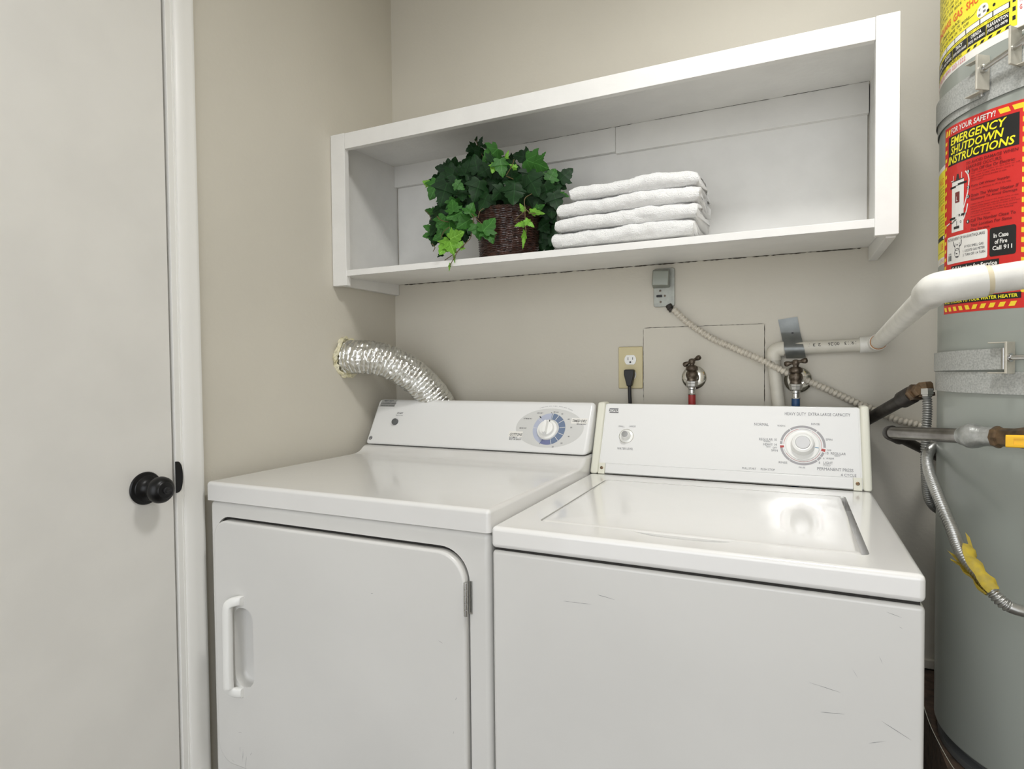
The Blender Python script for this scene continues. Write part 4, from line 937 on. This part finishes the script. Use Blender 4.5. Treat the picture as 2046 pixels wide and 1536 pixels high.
# drawing of a strapped tank
rr(.165, .355, .300, .570, V_wht, 2); rr(.165, .355, .298, .303, V_blk, 3)
rr(.135, .235, .326, .337, V_blk, 3); rr(.265, .395, .318, .329, V_blk, 3); rr(.235, .265, .326, .329, V_blk, 3)
rr(.13, .23, .490, .502, V_blk, 3); rr(.285, .39, .482, .494, V_blk, 3); cv.quad([(.23, .49), (.25, .488), (.3, .475), (.28, .475)], V_wht, 4)
rr(.225, .295, .362, .418, V_txt, 3); rt_('L', .245, .268, .385, .41, V_wht, 4)
rr(.205, .295, .541, .555, V_blk, 3); rr(.25, .257, .515, .54, V_blk, 3); cv.ring(.315, .523, .008, .013, 0, 360, M_ink, 3, n=12, sx=1, sy=.52)
cv.quad([(.235, .297), (.29, .297), (.275, .268), (.25, .268)], V_blk, 3); rr(.19, .197, .27, .298, V_wht, 3); rr(.145, .197, .294, .298, V_wht, 3); rr(.322, .329, .265, .298, V_wht, 3)
def stroke(p, wd=.007, m=V_wht, l=3):
    for (a, b), (c, d) in zip(p, p[1:]):
        L = math.hypot(c-a, (d-b)*1.9) or 1; nx, ny = -(d-b)*1.9/L*wd, (c-a)/L*wd*.55; cv.quad([(a+nx, b+ny), (c+nx, d+ny), (c-nx, d-ny), (a-nx, b-ny)], m, l)
stroke([(.375, .268), (.41, .288), (.425, .32), (.41, .38), (.36, .45), (.305, .492)]); stroke([(.41, .44), (.395, .475), (.355, .515)])
stroke([(.06, .523), (.13, .515)], .006); stroke([(.13, .516), (.18, .519), (.21, .510), (.25, .506)], .004, V_blk, 4)
def rrc(u0, u1, v0, v1, m, l=2):
    n = 6; ru = .022; rv = ru*.52; pts = []
    for (cx, cy, a0) in ((u1-ru, v0+rv, -90), (u1-ru, v1-rv, 0), (u0+ru, v1-rv, 90), (u0+ru, v0+rv, 180)):
        for i in range(n+1): a = math.radians(a0+90*i/n); pts.append((cx+ru*math.cos(a), cy+rv*math.sin(a)))
    # strips so that the card follows the curve of the tank
    us = [u0+(u1-u0)*i/16 for i in range(17)]
    def vr(u):
        e = max(0, ru-(u-u0), ru-(u1-u)); k = rv*(1-math.sqrt(max(0, 1-(e/ru)**2))); return v0+k, v1-k
    us = sorted(set(us+[u0+ru*i/5 for i in range(6)]+[u1-ru*i/5 for i in range(6)])); vs = []; fs = []
    for i, u in enumerate(us):
        a, b = vr(u); vs += [(u, a), (u, b)]
        if i: fs.append((2*i-2, 2*i-1, 2*i+1, 2*i))
    cv.put(vs, fs, m, l)
rrc(.075, .635, .590, .735, V_wht); rrc(.655, .885, .592, .735, V_blk)
rt_('IN THE EVENT OF AN EARTHQUAKE', .10, .61, .600, .617, M_inkd, 4)
rt_('IF YOU SMELL GAS:', .375, .60, .653, .666, M_inkd, 4); rt_('1. LOCATE GAS METER', .355, .61, .674, .687, M_inkd, 4); rt_('2. TURN OFF 1/4 TURN', .355, .615, .695, .708, M_inkd, 4)
cv.ring(.265, .683, .038, .043, 0, 360, M_inkd, 3, n=20, sx=1, sy=.6); rr(.228, .234, .63, .683, M_inkd, 3); rr(.296, .302, .63, .683, M_inkd, 3); rr(.232, .298, .668, .67, M_inkd, 3); cv.ring(.265, .640, 0, .009, 0, 360, M_inkd, 3, n=10, sx=1, sy=.55); rr(.245, .27, .683, .689, M_inkd, 3); rr(.24, .28, .70, .704, M_inkd, 3)
stroke([(.20, .618), (.212, .640), (.232, .650)], .005, M_inkd); stroke([(.33, .618), (.325, .642), (.298, .652)], .005, M_inkd)
for u in (.11, .145): rr(u, u+.02, .69, .718, M_inkd, 3); rr(u+.004, u+.016, .678, .686, M_inkd, 3)
rt_('In Case', .695, .825, .622, .644, V_wht, 4, bold=.025); rt_('of Fire', .705, .815, .653, .675, V_wht, 4, bold=.025); rt_('Call 911', .685, .855, .684, .706, V_wht, 4, bold=.025)
rr(.165, .745, .748, .784, V_blk, 3); rt_('Call Number for Service', .18, .73, .755, .777, V_wht, 4, bold=.03)
rr(.10, .50, .85, .895, V_blk, 3); rr(.515, .80, .850, .895, V_blk, 3); rt_('(925) 344-5780', .535, .79, .862, .884, V_wht, 4, bold=.02)
rt_('24 hour service every day of the year for you', .12, .78, .902, .910, V_txt, 4)
rr(.015, .93, .922, .952, V_blk, 3); rt_('APPLY STICKER TO YOUR WATER HEATER', .035, .905, .9285, .946, V_ylt, 4, bold=.02)
for i in range(10):
    u = .03+i*.09; sl = .02 if i > 4 else -.02; cv.quad([(u-sl*.5, .988), (u+.05-sl*.5, .988), (u+.05+sl*.5, .965), (u+sl*.5, .965)], V_yel, 3)
cv.done('emergency_sticker', wh)
# tall yellow sticker above
cv = Canvas(lambda s, z, l: cylp(s, z, l))
def yr(s0, s1, z0, z1, m, l=2): cv.rect(s0, s1, z0, z1, m, l, max(1, int((s1-s0)/.008)))
def yt(s_, s0, s1, z0, z1, m, l=4, bold=0, shear=0):
    # text broken into words so that it wraps round the tank
    ws = s_.split(' '); L = len(s_); k = 0
    for w_ in ws:
        a = s0+(s1-s0)*k/L; b = s0+(s1-s0)*(k+len(w_))/L; k += len(w_)+1
        if w_: cv.trect(w_, a, b, z0, z1, m, l, bold, shear)
yr(-.455, -.1725, 1.7335, 2.0, V_wht, 1); yr(-.455, -.1835, 1.7475, 2.0, V_yel2, 2)
yt('CALL TOLL FREE 1 (800) 222-1222', -.43, -.277, 1.7375, 1.7450, V_pink, 4)
yt('REPAIRS  PARTS  TANKLESS', -.42, -.287, 1.7495, 1.7550, V_olive, 4, .01)
for i in range(6): s = -.2745+i*.0145; cv.quad([(s, 1.7482), (s+.0065, 1.7482), (s+.0095, 1.7525), (s+.003, 1.7525)], V_blk, 3)
cols = [-.43, -.392, -.355, -.316, -.273, -.2335, -.195]; names_ = [('CONCORD', '(925) 682-3131'), ('DUBLIN', '(925) 828-1144'), ('ANTIOCH', '(925) 757-5502'), ('TRACY', '(209) 835-0660'), ('ORINDA', '(925) 963-8003'), ('PLEASANTON', '(925) 225-0878')]
for i in range(6):
    yr(cols[i]+.0004, cols[i+1]-.0004, 1.7555, 1.7755, V_blk, 3); n1, n2 = names_[i]; w_ = min(1, len(n1)/10)
    cm = (cols[i]+cols[i+1])/2; hw = (cols[i+1]-cols[i])*.46
    cv.trect(n1, cm-hw*w_, cm+hw*w_, 1.7668, 1.7735, V_wht, 5, .02); cv.trect(n2, cm-hw*.95, cm+hw*.95, 1.7578, 1.7640, V_wht, 5, .02)
yr(-.43, -.194, 1.7812, 1.7914, V_blk, 3)
for a, b in ((-.43, -.40), (-.398, -.366), (-.365, -.339), (-.338, -.308), (-.307, -.277), (-.276, -.246), (-.245, -.222), (-.221, -.1955)): yr(a+.0004, b-.0006, 1.7822, 1.7904, V_wht, 4)
yt('ask our plumbers for the number near your own town', -.42, -.196, 1.7770, 1.7798, V_olive, 4)
for j, (z, s1) in enumerate(((1.796, -.27), (1.8045, -.268), (1.813, -.292))):
    yt(('TO TURN THE VALVE FROM ON TO OFF', 'IF THE QUAKE IS LARGE OR MORE', 'IF YOU SMELL GAS:')[j], -.41, s1, z, z+.0052, V_olive, 4, .01)
cx_, cz_ = hs(1963.5, 20.5); cv.ring(cx_, cz_, 0, .0112, 0, 360, V_wht, 3, n=24); 
for dx, dz, t_ in ((-.0055, .0035, 'T'), (.0035, .0045, '='), (-.0055, -.005, '='), (.004, -.003, '=')): cv.trect(t_, cx_+dx-.0025, cx_+dx+.0025, cz_+dz-.0015, cz_+dz+.0015, M_inkd, 5, .01)
for q in ((1987, 9), (1975, 20.5)): a, b = hs(*q); cv.ring(a, b, 0, .0026, 0, 360, V_blk, 4, n=10)
P_ = [(-.268, 1.8055), (-.258, 1.8065), (-.252, 1.811)]
for a, b in zip(P_, P_[1:]): cv.quad([(a[0], a[1]-.0004), (b[0], b[1]-.0004), (b[0], b[1]+.0004), (a[0], a[1]+.0004)], M_inkd, 4)
yt('EARTHQUAKE GAS SHUTOFF', -.415, -.212, 1.8225, 1.8365, V_org, 4, .02)
for i in range(9):
    z = 1.8435+i*.0085; yt(('DO NOT TURN THE GAS BACK ON BY YOURSELF', 'CALL THE GAS COMPANY TO COME OUT AND RELIGHT FOR YOU', 'ONLY IF NECESSARY DUE TO A LEAK SMELL OR SOUND OF GAS', 'THE METER VALVE IS EASY TO REACH IN EACH ELECTRICAL ROOM')[i % 4], -.42, -.205-.015*(i % 3), z, z+.005, V_olive, 4, .005)
for i in range(14): yr(-.1905, -.1858, 1.7578+i*.0145, 1.7648+i*.0145, V_blk, 3)
for i, ch in enumerate('GNITAEH'): cv.trect(ch, -.1800, -.1765, 1.7700+i*.0125, 1.7775+i*.0125, V_pink if i % 2 else V_red, 4, .01)
cv.done('service_sticker', wh)
# edge of a second yellow sticker peeping out from under the red one
cv = Canvas(lambda s, z, l: cylp(s, z, l*.8))
yr(-.425, -.342, 1.388, 1.574, V_wht, .5); yr(-.425, -.3425, 1.401, 1.566, V_yel2, .7)
cv.trect('YARD', -.385, -.349, 1.540, 1.553, V_org, 1); yr(-.40, -.3435, 1.434, 1.4425, V_blk, .9); yr(-.352, -.3445, 1.4355, 1.441, V_wht, 1)
cv.trect('8', -.358, -.351, 1.4155, 1.4285, V_org, 1, .02); cv.trect('1', -.366, -.3625, 1.4155, 1.4285, V_org, 1, .02); yr(-.42, -.3435, 1.4105, 1.4115, V_olive, .9); cv.trect('CALL', -.37, -.346, 1.393, 1.3985, V_pink, 1)
for i in range(16):
    z = 1.446+i*.0058
    if abs(z-1.494) > .008: cv.trect('GAS AND WATER', -.40, -.346, z, z+.0034, V_olive, 1)
cv.trect('ART', -.37, -.347, 1.490, 1.501, V_org, 1, .02)
for i in range(5): yr(-.375+i*.0075, -.3715+i*.0075, 1.3895, 1.3922, V_yel, .9)
cv.done('service_sticker', wh)
# earthquake straps
def strap(name, s0, s1, zf, hgt_, lift, th=.0011, n=90, m=M_galv):
    bm = bmesh.new(); P4 = []
    for i in range(n+1):
        s = s0+(s1-s0)*i/n; a = s/HR; z = zf(s); ring = []
        for r, dz in ((HR+lift, -hgt_/2), (HR+lift+th, -hgt_/2), (HR+lift+th, hgt_/2), (HR+lift, hgt_/2)):
            ring.append(bm.verts.new((HX+r*math.sin(a), HY-r*math.cos(a), z+dz)))
        P4.append(ring)
    for k in range(n):
        for i in range(4): bm.faces.new((P4[k][i], P4[k][(i+1) % 4], P4[k+1][(i+1) % 4], P4[k+1][i]))
    bm.faces.new(P4[0]); bm.faces.new(P4[-1])
    return finish(name, bm, m, st, smooth=40)
def bracket(name, s, z, hh, dep_, flip, thick=.0018, lift=.004):
    """bent steel ear standing off the tank, gripping the folded strap end"""
    a = s/HR; n_ = Vector((math.sin(a), -math.cos(a), 0)); t_ = Vector((math.cos(a), math.sin(a), 0)); o_ = Vector((HX, HY, z))+n_*(HR+lift)
    bm = bmesh.new()
    def bx(t0, t1, n0, n1, z0, z1):
        vs = [bm.verts.new(o_+t_*t+n_*q+Vector((0, 0, w_))) for t in (t0, t1) for q in (n0, n1) for w_ in (z0, z1)]
        for f in ((0, 1, 3, 2), (4, 6, 7, 5), (0, 4, 5, 1), (2, 3, 7, 6), (0, 2, 6, 4), (1, 5, 7, 3)): bm.faces.new([vs[i] for i in f])
    bx(-thick, thick, 0, dep_, -hh, hh)                                   # upright ear
    for sg in (1, -1): bx(-.034*flip if flip > 0 else 0, 0 if flip > 0 else .034, .0, dep_*.45, sg*hh-(.0018 if sg > 0 else 0), sg*hh+(.0018 if sg < 0 else 0))
    bmesh.ops.recalc_face_normals(bm, faces=bm.faces); bmesh.ops.bevel(bm, geom=list(bm.edges), offset=.0005, segments=1, affect='EDGES')
    return finish(name, bm, M_brk, st, smooth=30), o_, n_, t_
def foldend(s, z, hgt_, lift, strapobj):
    a = s/HR; n_ = Vector((math.sin(a), -math.cos(a), 0)); t_ = Vector((math.cos(a), math.sin(a), 0)); c = Vector((HX, HY, z))+n_*(HR+lift)
    finish('folded_end', LA(c-Vector((0, 0, hgt_/2)), (0, 0, 1), [(0, .0036), (hgt_, .0036)], n=16), M_steel, strapobj)
st = thing('heater_strap', 'galvanised earthquake strap around the top of the grey water heater, above the red sticker', 'strap', (HX, HY, 1.68), 'straps on the water heater')
a_ = strap('steel_band', -.62, -.172+.1, lambda s: 1.6735+.006*(s+.17)*0, .060, .0016)
b_ = strap('steel_band', -.62, -.238, lambda s: 1.6835-.055*(s+.38)-.0008, .0430, .0045)
foldend(-.236, 1.6752, .0430, .0060, b_)
br, o_, n_, t_ = bracket('clamp_ear', -.2245, 1.6885, .0290, .026, 1)
br2, o2, n2, t2 = bracket('clamp_ear', -.176, 1.7050, .0300, .030, -1)
c1 = o_+n_*.015+Vector((0, 0, .004)); c2 = o2+n2*.020+Vector((0, 0, -.004)); dB = (c2-c1).normalized()
bt = finish('tension_bolt', LA(c1-dB*.003, dB, [(0, .0058), (.004, .0072), (.009, .0072), (.010, .0044), ((c2-c1).length+.02, .0044), ((c2-c1).length+.0205, .0085), ((c2-c1).length+.03, .0085)], n=14), M_steel, st)
st = thing('heater_strap', 'galvanised earthquake strap around the middle of the grey water heater, level with the washer controls', 'strap', (HX, HY, 1.18), 'straps on the water heater')
a_ = strap('steel_band', -.62, -.02, lambda s: 1.1635+.022*(s+.38)**2*0, .0375, .0016)
b_ = strap('steel_band', -.62, -.196, lambda s: 1.2003+.022*(s+.38), .0355, .0042)
foldend(-.194, 1.2045, .0355, .0058, b_)
br, o_, n_, t_ = bracket('clamp_ear', -.1800, 1.2060, .0262, .022, 1)
bt = finish('tension_bolt', LA(o_+n_*.014-t_*.002, t_, [(0, .0075), (.006, .0075), (.0065, .0045), (.08, .0045)], n=14), M_steel, st)
# plywood stand
pf_ = finish('platform', B(1.513, RX-.002, -.66, -.002, 0, .4555, r=.001), M_ply, loc=(1.9, -.33, 0)); tag(pf_, 'dark dusty wooden platform the grey water heater stands on, beside the washing machine', 'platform')
structure('trim_3', B(1.445, RX, -.013, -.0005, .4605, .4800, r=.001), M_wall)
P = smoothpath([(1.5135, -.20, .4568), (1.512, -.27, .4562), (1.5135, -.33, .458), (1.520, -.40, .457), (1.528, -.45, .458), (1.538, -.50, .4568)], 8)
o = finish('string', T(P, .0007, n=6), M_cream, loc=P[0]); tag(o, 'thin loose white string lying along the edge of the dark platform', 'string')
# ceiling lamp over the machines
lf = thing('ceiling_light', 'round white ceiling lamp above the camera, out of the picture', 'ceiling light', (LAMP.x, LAMP.y, RZ))
finish('lamp_base', LA((LAMP.x, LAMP.y, RZ-.001), (0, 0, -1), [(0, .19), (.02, .19), (.022, .18)], n=48), M_ceil, lf)
finish('glass_shade', LA((LAMP.x, LAMP.y, RZ-.02), (0, 0, -1), [(0, .175), (.02, .17), (.034, .14), (.036, .0001)], n=48), M_glass, lf)
